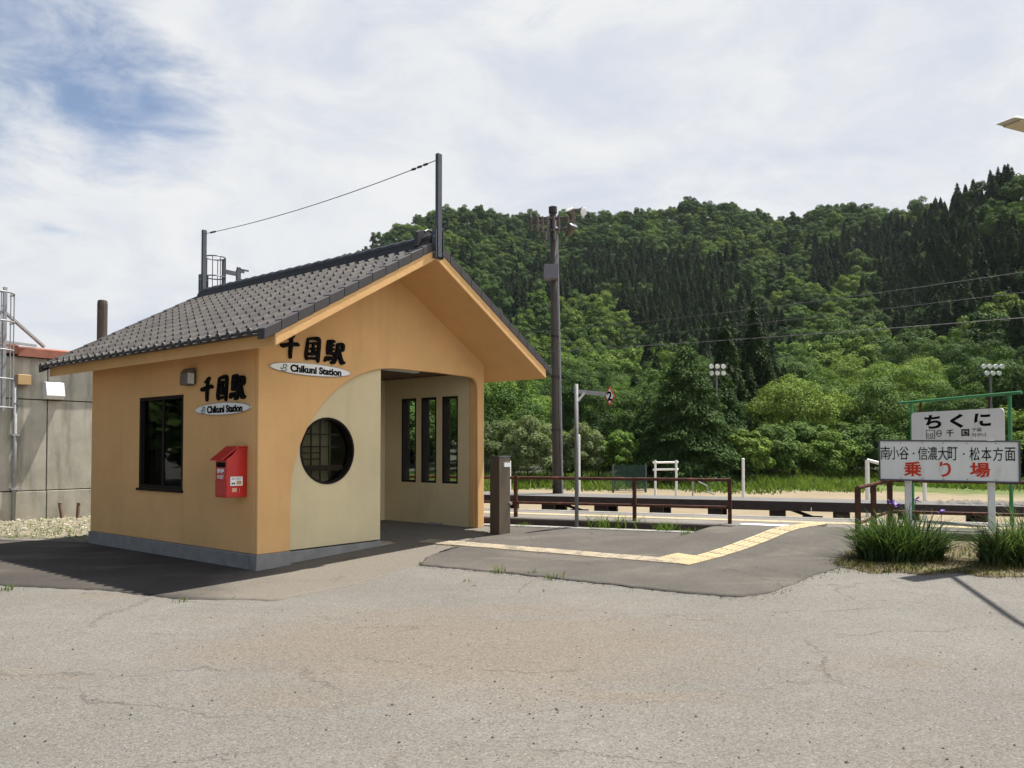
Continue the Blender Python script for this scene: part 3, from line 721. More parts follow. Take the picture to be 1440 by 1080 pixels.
def brush(mb, ch, org, xd, yd, nd, w, h):
    for i, st in enumerate(STROKES[ch]):
        P = [Vector((x, y)) for x, y, _ in st]; W_ = [q[2] for q in st]; fine = []; n = 6
        for k in range(len(P) - 1):
            a, b, c, d = P[max(0, k - 1)], P[k], P[k + 1], P[min(len(P) - 1, k + 2)]
            for j in range(n + (k == len(P) - 2)):
                t = j / n; fine.append((.5 * ((2 * b) + (c - a) * t + (2 * a - 5 * b + 4 * c - d) * t * t + (3 * b - a - 3 * c + d) * t ** 3), W_[k] + (W_[k + 1] - W_[k]) * t))
        L = []; Rr = []
        for k, (p, wd) in enumerate(fine):
            dr = (fine[min(k + 1, len(fine) - 1)][0] - fine[max(k - 1, 0)][0]).normalized(); nn = Vector((-dr.y, dr.x)); wd *= 1.12; L.append(p + nn * wd); Rr.append(p - nn * wd)
        d0 = (fine[0][0] - fine[1][0]).normalized() * fine[0][1] * .8; d1 = (fine[-1][0] - fine[-2][0]).normalized() * fine[-1][1] * .8
        top = .030 + .0012 * i; V = []; F = []; m_ = len(L)
        for z in (.002, top):
            for q in L + Rr + [fine[0][0] + d0, fine[-1][0] + d1]:
                V.append(org + xd * ((q.x - .5) * w + (q.y - .5) * .02) + yd * ((q.y - .5) * h) + nd * z)
        o = 2 * m_ + 2
        for k in range(m_ - 1):
            F += [(o + k, o + m_ + k, o + m_ + k + 1, o + k + 1), (k, k + 1, o + k + 1, o + k), (m_ + k, o + m_ + k, o + m_ + k + 1, m_ + k + 1)]
        e0, e1 = 2 * m_, 2 * m_ + 1
        F += [(o, o + e0, o + m_), (o + m_ - 1, o + 2 * m_ - 1, o + e1), (0, o, o + e0, e0), (e0, o + e0, o + m_, m_), (m_ - 1, e1, o + e1, o + m_ - 1), (e1, 2 * m_ - 1, o + 2 * m_ - 1, o + e1)]
        mb.add(V, F)
def wall_frames():
    return ((lambda u, z: B(u, -.002, z), D2v, -D1v, 'front'), (lambda u, z: B(-.002, u, z), -D1v, -D2v, 'side'))
for fr, xd, nd, side in wall_frames():
    if side == 'front': chars = [(.475, 3.02), (.86, 3.02), (1.245, 3.01)]; ov = (.845, 2.722); where = 'over the arch, under the gable'; tilt = 0
    else: chars = [(1.235, 2.455), (.835, 2.455), (.455, 2.45)]; ov = (.84, 2.165); where = 'on the shaded wall above the red post box'; tilt = 0
    b0 = fr(chars[1][0], chars[1][1] - .16)
    kt = thing('kanji_lettering', b0, 'black brush-style kanji station name ' + where, 'sign', 'raised black station name lettering')
    for ch, (u, z), w in zip('千国駅', chars, (.30, .27, .33)):
        mb = MB(); brush(mb, ch, fr(u, z), xd, UP, nd, w, .335)
        mb.build('character', M['black'], kt, fix=False)
    o0 = fr(*ov)
    pt = thing('oval_name_plate', o0 - UP * .085, 'white oval plate reading Chikuni Station ' + where, 'sign', 'white oval station plates')
    pl = MB(); ell = [(.69 * math.cos(a) * (1 if abs(math.cos(a)) < .9 else 1), .084 * math.sin(a)) for a in np.linspace(0, 2 * math.pi, 48, endpoint=False)]
    fre = lambda a, b, c: o0 + xd * a + UP * b + nd * c
    pl.prism(ell, fre, .002, .024); pl.build('plate', M['white'], pt)
    rim = MB(); rim.tube([fre(a * .995, b * .995, .022) for a, b in ell + ell[:1]], .005, 5, False); rim.build('rim', M['galv'], pt)
    tx = MB(); add_text(tx, 'Chikuni Station', fre(.075, -.004, .024), xd, UP, nd, w=.88, h=.104, bold=.042, depth=.004, lift=.001); tx.build('lettering', M['black'], pt, fix=False)
    em = MB(); z0 = .0255
    em.tube([fre(-.525, -.01, z0), fre(-.51, -.03, z0), fre(-.485, -.025, z0), fre(-.475, .035, z0), fre(-.43, .037, z0), fre(-.42, .018, z0), fre(-.435, .003, z0), fre(-.462, .001, z0), fre(-.425, -.033, z0)], .0065, 6)
    em.fbox(fre, -.52, -.425, -.054, -.044, .024, .029); em.build('emblem', M['jr_green'], pt)

# red post box on the shaded wall
def post_box():
    t = thing('post_box', B(-.15, .365, .96), 'red wall-mounted post box with sloping hood on the orange wall', 'post box')
    fr = lambda a, z, c: B(-.01 - a, c, z)       # a out of the wall, c along it
    t0, t1 = .235, .50; dp = .32
    MB().prism([(0, .965), (dp - .02, .965), (dp - .02, 1.47), (dp - .10, 1.52), (.13, 1.625), (0, 1.625)], fr, t0, t1).build('body', M['red'], t, bevel=.006)
    MB().prism([(0, 1.628), (.135, 1.628), (dp + .055, 1.452), (dp + .052, 1.468), (.14, 1.645), (0, 1.645)], fr, t0 - .012, t1 + .012).build('hood', M['red'], t, bevel=.003)
    ff = lambda u, z, c: B(-.01 - (dp - .02) - c, t1 - u, z)      # front face: u from viewer's left
    MB().fbox(ff, .03, .235, 1.365, 1.43, .001, .006).build('slot', M['black'], t)
    dl = MB().fbox(ff, .015, .25, .985, 1.2, .001, .012).build('door', M['red'], t, bevel=.003)
    lab = MB(); add_text(lab, '郵便', ff(.133, 1.315, .001), -D1v, UP, -D2v, w=.17, h=.065, bold=.02, depth=.003)
    add_text(lab, 'POST', ff(.133, 1.235, .001), -D1v, UP, -D2v, w=.15, h=.05, bold=.01, depth=.003); lab.build('lettering', M['white'], t, fix=False)
    fs = lambda u, z, c: B(-.01 - dp + .02 + u, t0 - c, z)        # side face towards the camera
    st_ = MB().fbox(fs, .055, .235, 1.12, 1.24, .001, .004).build('notice', M['white'], t)
    ln = MB()
    for z, a, b in ((1.222, .07, .22), (1.205, .07, .12), (1.205, .14, .2)): ln.fbox(fs, a, b, z - .003, z + .003, .0045, .0055)
    for a in (.07, .10): ln.tube([fs(a + .013, 1.15, .0045), fs(a + .013, 1.15, .006)], .014, 8)
    ln.build('printing', M['steel_dark'], st_)
    MB().fbox(fs, .145, .215, 1.135, 1.185, .0045, .0055).build('picture', M['tan_box'], st_)
    MB().fbox(fs, .08, .15, 1.04, 1.09, .001, .004).build('tag', mat('pale_tag', (.6, .3, .2), .6), t)
    MB().tube([fs(.185, 1.03, .01), fs(.185, 1.085, .01)], .005, 6).build('handle', M['galv'], t)
post_box()

def wall_lamp():
    c = B(-.1, 1.635, 2.55)
    t = thing('wall_lamp', B(-.1, 1.635, 2.53), 'small grey box wall lamp beside the kanji on the shaded wall', 'wall lamp')
    fr = lambda a, z, c_: B(-.004 - a, c_, z)
    MB().fbox(fr, 0, .03, 2.54, 2.74, 1.56, 1.71).build('base', M['steel_dark'], t, bevel=.004)
    MB().prism([(.032, 2.52), (.16, 2.53), (.15, 2.70), (.10, 2.77), (.032, 2.785)], fr, 1.53, 1.73).build('housing', M['lamp_body'], t, bevel=.012)
    MB().fbox(fr, .05, .14, 2.545, 2.70, 1.515, 1.528).build('lens', M['lens'], t)
wall_lamp()

# two masts on the ridge with a wire between them
def ridge_masts():
    tops = []
    for tt, zb, lab in ((-1.075, 4.42, 'dark steel post standing over the front gable peak'), (LT + .47, 4.66, 'shorter-looking dark steel post at the back end of the ridge')):
        b = B(LS / 2, tt, zb); t = thing('ridge_post', b, lab, 'post', 'steel posts on the station roof')
        fr = lambda a, z, c: B(LS / 2 + a, tt + c, z)
        MB().fbox(fr, -.042, .042, zb + .02, 5.98, -.03, .03).build('post', M['steel_dark'], t, bevel=.004)
        br = MB().fbox(fr, -.085, .085, zb, zb + .42, .031, .05)
        br.fbox(fr, -.085, -.07, zb, zb + .42, -.03, .031); br.fbox(fr, .07, .085, zb, zb + .42, -.03, .031); br.build('bracket', M['steel_dark'], t)
        
        for z in (zb + .08, zb + .32): MB().tube([fr(-.1, z, 0), fr(.1, z, 0)], .012, 6).build('bolt', M['galv'], t)
        tops.append(fr(0, 5.9, 0))
    a, b = tops[0] + D1v * .05, tops[1] - D1v * .05
    pts = [a.lerp(b, i / 20) - UP * (.10 * 4 * (i / 20) * (1 - i / 20)) for i in range(21)]
    w = MB().tube(pts, .0065, 5)
    for f in (.035, .055, .075, .95, .965): w.tube([a.lerp(b, f - .006) - UP * .4 * f * (1 - f), a.lerp(b, f + .006) - UP * .4 * f * (1 - f)], .018, 6)
    o = w.build('antenna_wire', M['cable_dark']); tag(o, 'thin sagging wire strung between the two posts on the station roof', 'wire')
ridge_masts()

# ------------------------------------------------------------------ concrete building at the left
W0 = Vector((-10.1, 18.8)); WD = Vector((.621, .784)); WN = Vector((.784, -.621))       # WN towards the camera
def Wf(u, z, c): p = W0 + WD * u - WN * c; return Vector((p.x, p.y, z))              # c into the wall
def wall_u(px):
    k = (px - CX) / FPX; return (k * W0.y - W0.x) / (WD.x - k * WD.y)
def concrete_building():
    t = thing('concrete_building', Wf(-1, 0, 0), 'grey stained concrete building with rusty roof flashing behind the station hut', 'building')
    body = MB().fbox(Wf, -5.2, 9.4, -.1, 3.70, .09, 6.0)
    body.fbox(Wf, 3.2, 8.4, 3.70, 5.45, .6, 5.0)
    body.build('core', M['steel_dark'], t)
    pn = MB(); us = [-5.2, -1.55 - 0, 1.45, 4.45, 7.45, 9.4]; zs = [-.1, .66, 2.74, 3.70]
    uj = wall_u(66)
    us = [-5.2, uj - 3.0, uj, uj + 3.0, uj + 6, uj + 9, 9.4] if uj - 3 > -5.2 else [-5.2, uj, uj + 3.0, uj + 6.0, uj + 9.0, 9.4]
    for i in range(len(us) - 1):
        for j in range(3): pn.fbox(Wf, us[i] + .012, us[i + 1] - .012, zs[j] + .012, zs[j + 1] - .012, 0 if j else -.03, .088)
    pn.build('wall', M['conc_wall'], t, bevel=.008)
    rt = MB(); u = -5.4
    r = random.Random(8)
    while u < 9.5:
        u2 = min(9.6, u + 1.85); dz = r.uniform(-.025, .025)
        rt.prism([(-.16, 3.71 + dz), (-.16, 3.90 + dz), (.1, 3.96 + dz), (3.0, 4.02 + dz), (3.0, 3.985 + dz), (-.12, 3.715 + dz)], lambda a, b, c: Wf(c, b, a), u + .004, u2)
        u = u2
    rt.build('roof', M['rust_trim'], t)
    hd = MB()
    fr = lambda c, z, u_: Wf(u_, z, -c)
    hd.prism([(0, 2.76), (.18, 2.76), (.28, 2.83), (.2, 3.14), (0, 3.16)], fr, wall_u(58), wall_u(84))
    hd.build('vent_hood', M['bright_metal'], t, bevel=.01)
concrete_building()
def conduit():
    u = wall_u(19)
    t = thing('conduit_pipe', Wf(u, 0, -.07), 'grey conduit with a tan junction box on the concrete wall', 'pipe')
    MB().tube([Wf(u, 0, -.07), Wf(u, 3.15, -.07)], .04, 8).build('pipe', M['galv'], t, smooth=True)
    MB().fbox(Wf, u + .0, u + .27, 3.05, 3.28, -.2, -.005).build('junction_box', M['tan_box'], t, bevel=.012)
    for z in (.7, 1.9, 2.6): MB().fbox(Wf, u - .07, u + .09, z, z + .04, -.12, -.002).build('clamp', M['galv'], t)
conduit()
def exhaust():
    b = at_d(143.5, 474, 20.5); zt = at_d(143.5, 422, 20.5).z; b.z = 3.9
    t = thing('exhaust_pipe', b, 'tarred brown upright pipe rising behind the station roof', 'pipe')
    MB().tube([b, (b.x, b.y, zt - .1), (b.x, b.y, zt - .02), (b.x, b.y, zt)], [.125, .125, .115, .07], 16).build('pipe', M['pipe'], t)
    MB().tube([(b.x, b.y, 4.25), (b.x, b.y, 4.33)], .15, 16).build('collar', M['pipe'], t)
exhaust()
def ladder(name, uc, c, z0, z1, lab, brace):
    t = thing(name, Wf(uc, z0, c), lab, 'ladder', 'caged steel ladders on the concrete building')
    for du in (-.24, .24):
        MB().fbox(Wf, uc + du - .035, uc + du + .035, z0, z1, c - .03, c + .03).build('rail', M['galv'], t)
    z = z0 + .2
    while z < z1: MB().tube([Wf(uc - .22, z, c), Wf(uc + .22, z, c)], .016, 6).build('rung', M['galv'], t); z += .3
    hp = MB(); arc = [(.36 * math.cos(a), -.1 - .42 * math.sin(a)) for a in np.linspace(-.25, math.pi + .25, 13)]
    z = z0 + .05
    while z < z1 + .01:
        hp.tube([Wf(uc + a, z, c + b) for a, b in arc], .02, 6); z += .62
    for i in (2, 4, 6, 8, 10): hp.tube([Wf(uc + arc[i][0], z0 + .05, c + arc[i][1]), Wf(uc + arc[i][0], z - .6, c + arc[i][1])], .012, 6)
    hp.build('cage', M['galv'], t)
    if brace:
        br = MB()
        br.beam(Wf(uc + .24, z1 - .55, c), Wf(uc + .24 + .95, 3.98, c + .4), .07, .05); br.beam(Wf(uc + .24, z1 - .5, c), Wf(uc - .5, 3.98, c + .4), .07, .05)
        br.beam(Wf(uc + .24, z1 - 1.2, c), Wf(uc + .95, z1 - 1.2, c + .2), .05); br.beam(Wf(uc + .24, z1 - .6, c), Wf(uc + .5, 3.97, c + 1.0), .06, .05)
        br.build('brace', M['galv'], t)
    return t
u_l = wall_u(7)
ladder('caged_ladder', u_l - .38, -.28, 2.45, at_d(14, 406, 17.2).z, 'grey caged ladder with A-frame brace by the tan junction box', True)
def back_ladder():
    p = at_d(312, 400, 21.5); uc = (p.to_2d() - W0).dot(WD) + .27
    zt = at_d(300, 360, 21.5).z
    t = thing('caged_ladder', Wf(uc, 5.0, .5), 'dark caged ladder top showing above the tiled roof ridge', 'ladder', 'caged steel ladders on the concrete building')
    m = M['steel_dark']
    hp = MB(); ctr = (uc - .28, .4)
    arc = [(ctr[0] + .27 * math.cos(a), ctr[1] - .27 * math.sin(a)) for a in np.linspace(0, 2 * math.pi, 17)]
    for z in (zt, zt - .55): hp.tube([Wf(a, z, b) for a, b in arc], .018, 6, False)
    for i in (1, 4, 6, 8, 11, 14): hp.tube([Wf(arc[i][0], 4.6, arc[i][1]), Wf(arc[i][0], zt, arc[i][1])], .011, 6)
    hp.build('cage', m, t)
    for du in (-.02, .42):
        MB().fbox(Wf, uc + du - .045, uc + du + .045, 4.6, zt if du < 0 else zt - .22, .35, .42).build('rail', m, t)
    fr = MB(); fr.fbox(Wf, uc + .03, uc + .37, zt - .40, zt - .28, .36, .41); fr.fbox(Wf, uc + .47, uc + .62, zt - .28, zt - .22, .36, .41)
    fr.fbox(Wf, uc + .62, uc + .72, 4.6, zt - .05, .7, .78); fr.fbox(Wf, uc + .64, uc + .98, zt - .12, zt - .08, .7, .76); fr.fbox(Wf, uc + .72, uc + 1.12, zt - .5, zt - .38, .7, .76); fr.fbox(Wf, uc + 1.1, uc + 1.18, 4.6, zt - .34, .7, .78)
    fr.build('handrail', m, t)
back_ladder()
for px, py, lean, lab in ((88, 723, -.07, 'leaning brown stake nearer the conduit at the foot of the concrete wall'), (109, 722, .02, 'upright dark stake beside the station corner by the concrete wall')):
    p = at_d(px, py, 18.1); p.z = 0; mb = MB().beam(p - UP * .05, p + UP * .36 + Vector((lean, 0, 0)), .07, .05)
    mb.tube([p + Vector((lean, 0, .36)), p + Vector((lean, 0, .39))], [.05, .02], 6)
    tag(mb.build('stake', M['wood'], loc=tuple(p)), lab, 'stake', 'short stakes by the concrete wall')

# ------------------------------------------------------------------ platforms
def platform():
    o = MB().fbox(PQ, 13.3, 15.15, -6.9, 45, -.7, ZP).fbox(PQ, 14.5, 15.15, -15, -6.901, -.7, ZP).build('station_platform', M['plat']); tag(o, kind='structure')
    fb = MB().fbox(PQ, 13.27, 13.297, -6.9, 8, -.1, ZP - .012); tag(fb.build('platform_shade_board', M['deck_beam']), kind='structure')  # added dark board; puts the shade on the platform's front into its colour
    e = MB().fbox(PQ, 15.152, 15.35, -15, 45, -.2, ZP + .006).build('platform_edge', M['kerb']); tag(e, kind='structure')
    m = mat('yellow_tactile_far', (.33, .265, .15), .8, .2, 9, col2=(.3, .25, .15), c2=(.5, .75))
    l = MB(); q = -6.8
    while q < 44: l.fbox(PQ, 14.16, 14.46, q, q + .292, ZP - .01, ZP + .006); q += .3
    tag(l.build('platform_tactile_line', m), kind='structure')
    # drain kerb and strip between apron and platform
    k = MB(); q = -6.6
    while q < -.75: k.fbox(PQ, 12.9, 13.12, q, q + .592, .1, .252); q += .6
    tag(k.build('drain_kerb', M['kerb'], bevel=.008), kind='structure')
    s = MB().fbox(PQ, 13.121, 13.268, -6.6, -.9, .0, .19).build('gutter', mat('gutter_soil', (.08, .07, .05), .95, .3, 8)); tag(s, kind='structure')
    k2 = MB().fbox(PQ, 12.95, 13.28, 2.6, 9, -.1, .22).build('retaining_kerb', M['kerb'], bevel=.02); tag(k2, kind='structure')
platform()
def deck():
    P0, P1 = 19.7, 21.3; zt = ZP
    t = thing('platform_deck', PQ(P0, 0, -.55), 'long disused timber-edged platform deck on posts across the track', 'platform deck')
    MB().fbox(PQ, P0 + .101, P1, -30, 40, zt - .12, zt).build('deck_surface', M['deck_top'], t)
    bm_ = MB(); q = -30.
    while q < 40: bm_.fbox(PQ, P0, P0 + .1, q, q + 4.99, zt - .21, zt + .01); q += 5
    bm_.build('edge_beam', M['deck_beam'], t)
    q = -8.2; i = 0
    while q < 14:
        MB().fbox(PQ, P0 + .12, P0 + .30, q, q + .34, -.62, zt - .122).build('post', M['deck_beam'], t)
        MB().fbox(PQ, P1 - .40, P1 - .22, q, q + .34, -.62, zt - .122).build('post', M['deck_beam'], t)
        if i % 4 == 1:
            MB().fbox(PQ, P0 - .1, P0 + .5, q + .75, q + 1.2, -.62, .0).build('footing', M['kerb'], t)
            MB().beam(PQ(P0 + .3, q + .5, zt - .2), PQ(P1 - .1, q + 1.9, -.45), .07).build('brace', M['deck_beam'], t)
        q += 1.45; i += 1
    r = np.random.RandomState(3); V = []; F = []
    for i in range(420):
        q = 5.2 + r.normal() * 1.3; p = P0 + .9 + r.normal() * .25; s = .03 + .05 * r.rand(); c = PQ(p, q, zt + s * .3); base = len(V)
        for d in ((1, 0, 0), (0, 1, 0), (-1, 0, .1), (0, -1, 0), (.1, 0, .8)): V.append((c.x + d[0] * s * (.7 + .6 * r.rand()), c.y + d[1] * s, c.z + d[2] * s))
        F += [tuple(base + k for k in f) for f in ((0, 1, 4), (1, 2, 4), (2, 3, 4), (3, 0, 4))]
    o = put('rubble', mesh_np('rubble', V, F, [M['soil_rock']])); tag(o, kind='stuff')
deck()

# tactile walkway: ridged cream tiles laid along two legs
def tactile():
    m = mat('tactile_cream', (.32, .27, .19), .8, .18, 5, .2, 60, col2=(.17, .145, .11), c2=(.46, .66), c2scale=3.5)
    m2 = mat('tactile_yellow', (.36, .275, .15), .8, .18, 5, .2, 60, col2=(.24, .19, .12), c2=(.50, .70), c2scale=3.5)
    zt = lambda p: ramp_z(p.x, p.y) + .014
    J = at_z(962, 792, .10).to_2d()
    base_m = mat('tactile_base', (.20, .155, .10), .85, .25, 6, .2, 60, col2=(.13, .11, .085), c2=(.5, .7), c2scale=3)
    for nb, a, b, mm in ((0, at_z(596, 760.5, .15).to_2d(), J, m), (1, J, at_z(1150, 739, .35).to_2d(), m2)):
        d = (b - a).normalized(); n = Vector((-d.y, d.x)); L = (b - a).length; mb = MB(); rb = MB(); s = 0.; w = .155
        r = random.Random(2)
        def P(s_, o, h): q = a + d * s_ + n * o; return Vector((q.x, q.y, zt(q) + h))
        if nb: s = .17
        while s < L - .05:
            e = min(s + .294, L); jz = r.uniform(0, .003); jo = r.uniform(-.006, .006)
            mb.hexa([P(s, -w + jo, -.02), P(e, -w + jo, -.02), P(e, w + jo, -.02), P(s, w + jo, -.02), P(s, -w + jo, .006 + jz), P(e, -w + jo, .006 + jz), P(e, w + jo, .006 + jz), P(s, w + jo, .006 + jz)])
            for k in range(4):
                o = -w + .040 + k * .077 + jo; rb.hexa([P(s + .008, o - .026, .0063 + jz), P(e - .008, o - .026, .0063 + jz), P(e - .008, o + .026, .0063 + jz), P(s + .008, o + .026, .0063 + jz), P(s + .012, o - .020, .0125 + jz), P(e - .012, o - .020, .0125 + jz), P(e - .012, o + .020, .0125 + jz), P(s + .012, o + .020, .0125 + jz)])
            s += .3
        tag(mb.build('tactile_path', base_m), kind='structure'); tag(rb.build('tactile_ridges', mm, fix=False), kind='structure')
    # warning square at the corner
    d = (at_z(1150, 739, .35).to_2d() - J).normalized(); n = Vector((-d.y, d.x)); mb = MB()
    def P(s_, o, h): q = J + d * s_ + n * o; return Vector((q.x, q.y, zt(q) + h))
    for i in (-1, 0):
        for j in (-1, 0):
            s, o = i * .3 + .15, j * .3 + .13; mb.hexa([P(s, o, -.02), P(s + .295, o, -.02), P(s + .295, o + .295, -.02), P(s, o + .295, -.02), P(s, o, .012), P(s + .295, o, .012), P(s + .295, o + .295, .012), P(s, o + .295, .012)])
            for a in range(5):
                for b in range(5):
                    c = P(s + .03 + a * .059, o + .03 + b * .059, 0.); mb.tube([c + UP * .011, c + UP * .018], [.014, .009], 6)
    tag(mb.build('tactile_square', m2, fix=False), kind='structure')
    # white painted bar at the top of the ramp
    a, b, c_, d_ = at_z(1038, 741.5, .335), at_z(1108, 744.5, .335), at_z(1110, 741.8, .345), at_z(1048, 739.4, .345)
    V = []
    for p in (a, b, c_, d_): V.append((p.x, p.y, max(ramp_z(p.x, p.y), ZP - .02) + .022))
    V += [(x, y, z - .03) for x, y, z in V]
    tag(MB().hexa(V[4:] + V[:4]).build('white_marking', M['white']), kind='structure')
tactile()

# ------------------------------------------------------------------ street furniture
def pillar_box():
    b = at_d(703, 750, 13.05); b.z = near_z(b.x, b.y); zt = at_d(703, 643, 13.05).z
    t = thing('ticket_pillar', b, 'bronze-brown metal pillar standing at the end of the railing beside the porch', 'pillar'); rz = math.atan2(.62, .785) + R(4)
    fr0 = Matrix.Translation(b) @ Matrix.Rotation(rz, 4, 'Z')
    fr = lambda a, c, z: fr0 @ Vector((a, c, z))
    h = zt - b.z
    MB().fbox(fr, -.11, .135, -.11, .13, -.02, h).build('body', M['bollard'], t, bevel=.006)
    MB().fbox(fr, -.115, .14, -.115, .135, h, h + .02).build('cap', M['steel_dark'], t, bevel=.004)
    MB().fbox(fr, -.02, .115, -.135, -.111, h - .16, h - .09).build('slot_plate', M['bright_metal'], t)
    MB().tube([fr(.12, -.11, h * .40), fr(.12, -.15, h * .40)], .025, 8).build('knob', M['galv'], t)
pillar_box()

def railing_left():
    b = PQ(13.0, -3.2, .2)
    t = thing('railing', b, 'rusty brown two-bar railing along the ditch between porch and ramp', 'railing', 'brown railings by the platform')
    A = at_d(1026, 675, 13.15); L0 = A - Vector((*PT, 0)) * 6.2
    zt, zm = A.z, at_d(1026, 713.5, 13.15).z
    tr = lambda q, z: Vector((A.x - PT.x * q, A.y - PT.y * q, z))
    MB().tube([tr(0, zt), tr(6.2, zt - .02)], .028, 8).build('top_rail', M['rust_rail'], t)
    MB().tube([tr(0, zm), tr(6.2, zm - .02)], .024, 8).build('lower_rail', M['rust_rail'], t)
    for q in (.0, 1.62, 3.85, 5.9):
        MB().beam(tr(q, .12), tr(q, zt + .02), .06, .06, up=(PT.x, PT.y, 0)).build('post', M['rust_rail'], t)
railing_left()
def railing_right():
    p = [at_d(1206, 686, 11.75), at_d(1228, 681, 12.2), at_d(1251, 675.5, 12.75)]
    t = thing('railing', Vector((p[0].x, p[0].y, .2)), 'brown sloping railing rising from the flowering tussock to the platform', 'railing', 'brown railings by the platform')
    e = p[2] + Vector((*PT, 0)) * 4.5; e.z = p[2].z - .02
    MB().tube(p + [e], .03, 8).build('top_rail', M['rust_rail'], t)
    lo = [at_d(1206, 737, 11.75), at_d(1228, 728, 12.2), at_d(1251, 719.5, 12.75)]; e2 = lo[2] + Vector((*PT, 0)) * 4.5
    MB().tube(lo + [e2], .026, 8).build('lower_rail', M['rust_rail'], t)
    for a in p + [p[2].lerp(e, .43), p[2].lerp(e, .95)]:
        MB().beam((a.x, a.y, .0), (a.x, a.y, a.z + .01), .065, .065).build('post', M['rust_rail'], t)
railing_right()

def stop_marker():
    b = at_d(811, 741, 13.6); b.z = .2; zt = at_d(810, 540, 13.6).z
    t = thing('stop_marker', b, 'slim grey pole with arm holding a red-edged diamond numbered 2', 'sign')
    mg = mat('weathered_pole_steel', (.15, .15, .15), .65, .2, 10, metal=.2)
    MB().tube([b - UP * .1, (b.x, b.y, zt)], .034, 10).build('pole', mg, t, smooth=True)
    a0, a1 = at_d(806, 550, 13.58), at_d(853, 554.5, 14.1)
    MB().beam(a0, a1, .05, .07).build('arm', mg, t)
    MB().beam(at_d(811, 566, 13.58), at_d(822, 553, 13.7), .03).build('brace', M['galv'], t)
    c = at_d(857.5, 557, 14.05); X = Vector((.93, -.36, 0)).normalized(); N = Vector((-.36, -.93, 0)).normalized()
    fr = lambda a, z, d: c + X * a + UP * z + N * d
    W_, H_ = .09, .18
    rb = MB().prism([(0, -H_), (W_, 0), (0, H_), (-W_, 0)], fr, -.01, .008).build('sign_board', M['sign_red'], t)
    wb = MB().prism([(0, -H_ * .78), (W_ * .78, 0), (0, H_ * .78), (-W_ * .78, 0)], fr, .009, .013).build('sign_face', M['white'], t)
    tx = MB(); add_text(tx, '2', fr(0, 0, .013), X, UP, N, h=.17, w=.085, bold=.03, depth=.004); tx.build('numeral', M['black'], t, fix=False)
stop_marker()

def light_pole():
    d = 22.2; b = at_d(784, 716, d); b.z = -.55; top = at_d(777.5, 300, d)
    t = thing('lighting_pole', b, 'tall dark lighting pole with crossarm, insulators and floodlights above the deck', 'pole')
    ax = lambda f: b.lerp(top, f)
    MB().tube([ax(0), ax(.35), ax(.72), ax(1)], [.130, .120, .103, .09], 16).build('pole', M['pole'], t, smooth=True)
    MB().tube([top, top + UP * .18], .12, 12).build('cap', M['deck_beam'], t)
    for f in (.12, .3, .47, .60): MB().tube([ax(f), ax(f + .006)], .155 - f * .04, 14).build('band', M['deck_beam'], t)
    MB().box(at_d(775, 383, d - .2), .40, .3, .42).build('transformer_box', M['pole_box'], t, bevel=.01)
    MB().tube([ax(0.0) + Vector((.15, -.08, 0)), ax(.4) + Vector((.14, -.08, 0)), ax(.93) + Vector((.11, -.08, 0))], .03, 6).build('conduit', M['galv'], t)
    ca = MB(); z1, z2 = at_d(0, 309, d).z, at_d(0, 325, d).z
    for z in (z1, z2): ca.beam((top.x - .52, top.y - .12, z), (top.x + .58, top.y - .12, z), .07, .07)
    ca.build('crossarm', M['pole'], t)
    ins = MB()
    for dx in (-.44, -.30, -.16, .02, .16, .42, .55):
        ins.tube([(top.x + dx, top.y - .16, z2 - .05), (top.x + dx, top.y - .16, z1 + .05)], .028, 6)
        for kz in (.1, .16, .22): ins.tube([(top.x + dx, top.y - .16, z2 + kz), (top.x + dx, top.y - .16, z2 + kz + .03)], .045, 8)
    for dx in (-.2, .05): ins.tube([(top.x + dx, top.y - .16, z2 - .30), (top.x + dx, top.y - .16, z2 - .05)], .04, 8)
    ins.build('insulators', M['porcelain'], t)
    br = MB(); br.tube([(top.x - .2, top.y, z2 - .4), (top.x - .45, top.y - .1, z2)], .02, 6); br.tube([(top.x + .15, top.y, z2 - .55), (top.x + .45, top.y - .1, z2)], .02, 6)
    br.tube([(top.x - .65, top.y - .1, z1 + .02), (top.x - .65, top.y - .1, z1 - .35)], .05, 8); br.beam((top.x - .7, top.y - .1, z1 - .12), (top.x - .3, top.y - .1, z1 - .12), .05)
    br.tube([(top.x - .65, top.y - .1, z1 + .02), (top.x - .65, top.y - .1, z1 + .22)], [.07, .01], 6)
    br.build('stays', M['pole'], t)
    for (px, py, dirx, dirz, m_) in ((803, 300, -.5, .75, 'lens'), (816, 297, .55, -.25, 'bright_metal'), (804, 322, .45, .9, 'bright_metal')):
        c = at_d(px, py, d - .15); dr = Vector((dirx, -.5, dirz)).normalized()
        f = MB().tube([c - dr * .22, c - dr * .06, c + dr * .10, c + dr * .12], [.05, .075, .135, .135], 14)
        fo = f.build('floodlight', M['lamp_body'], t)
        MB().tube([c + dr * .121, c + dr * .14], [.13, .10], 14).build('lens', M[m_], fo)
light_pole()

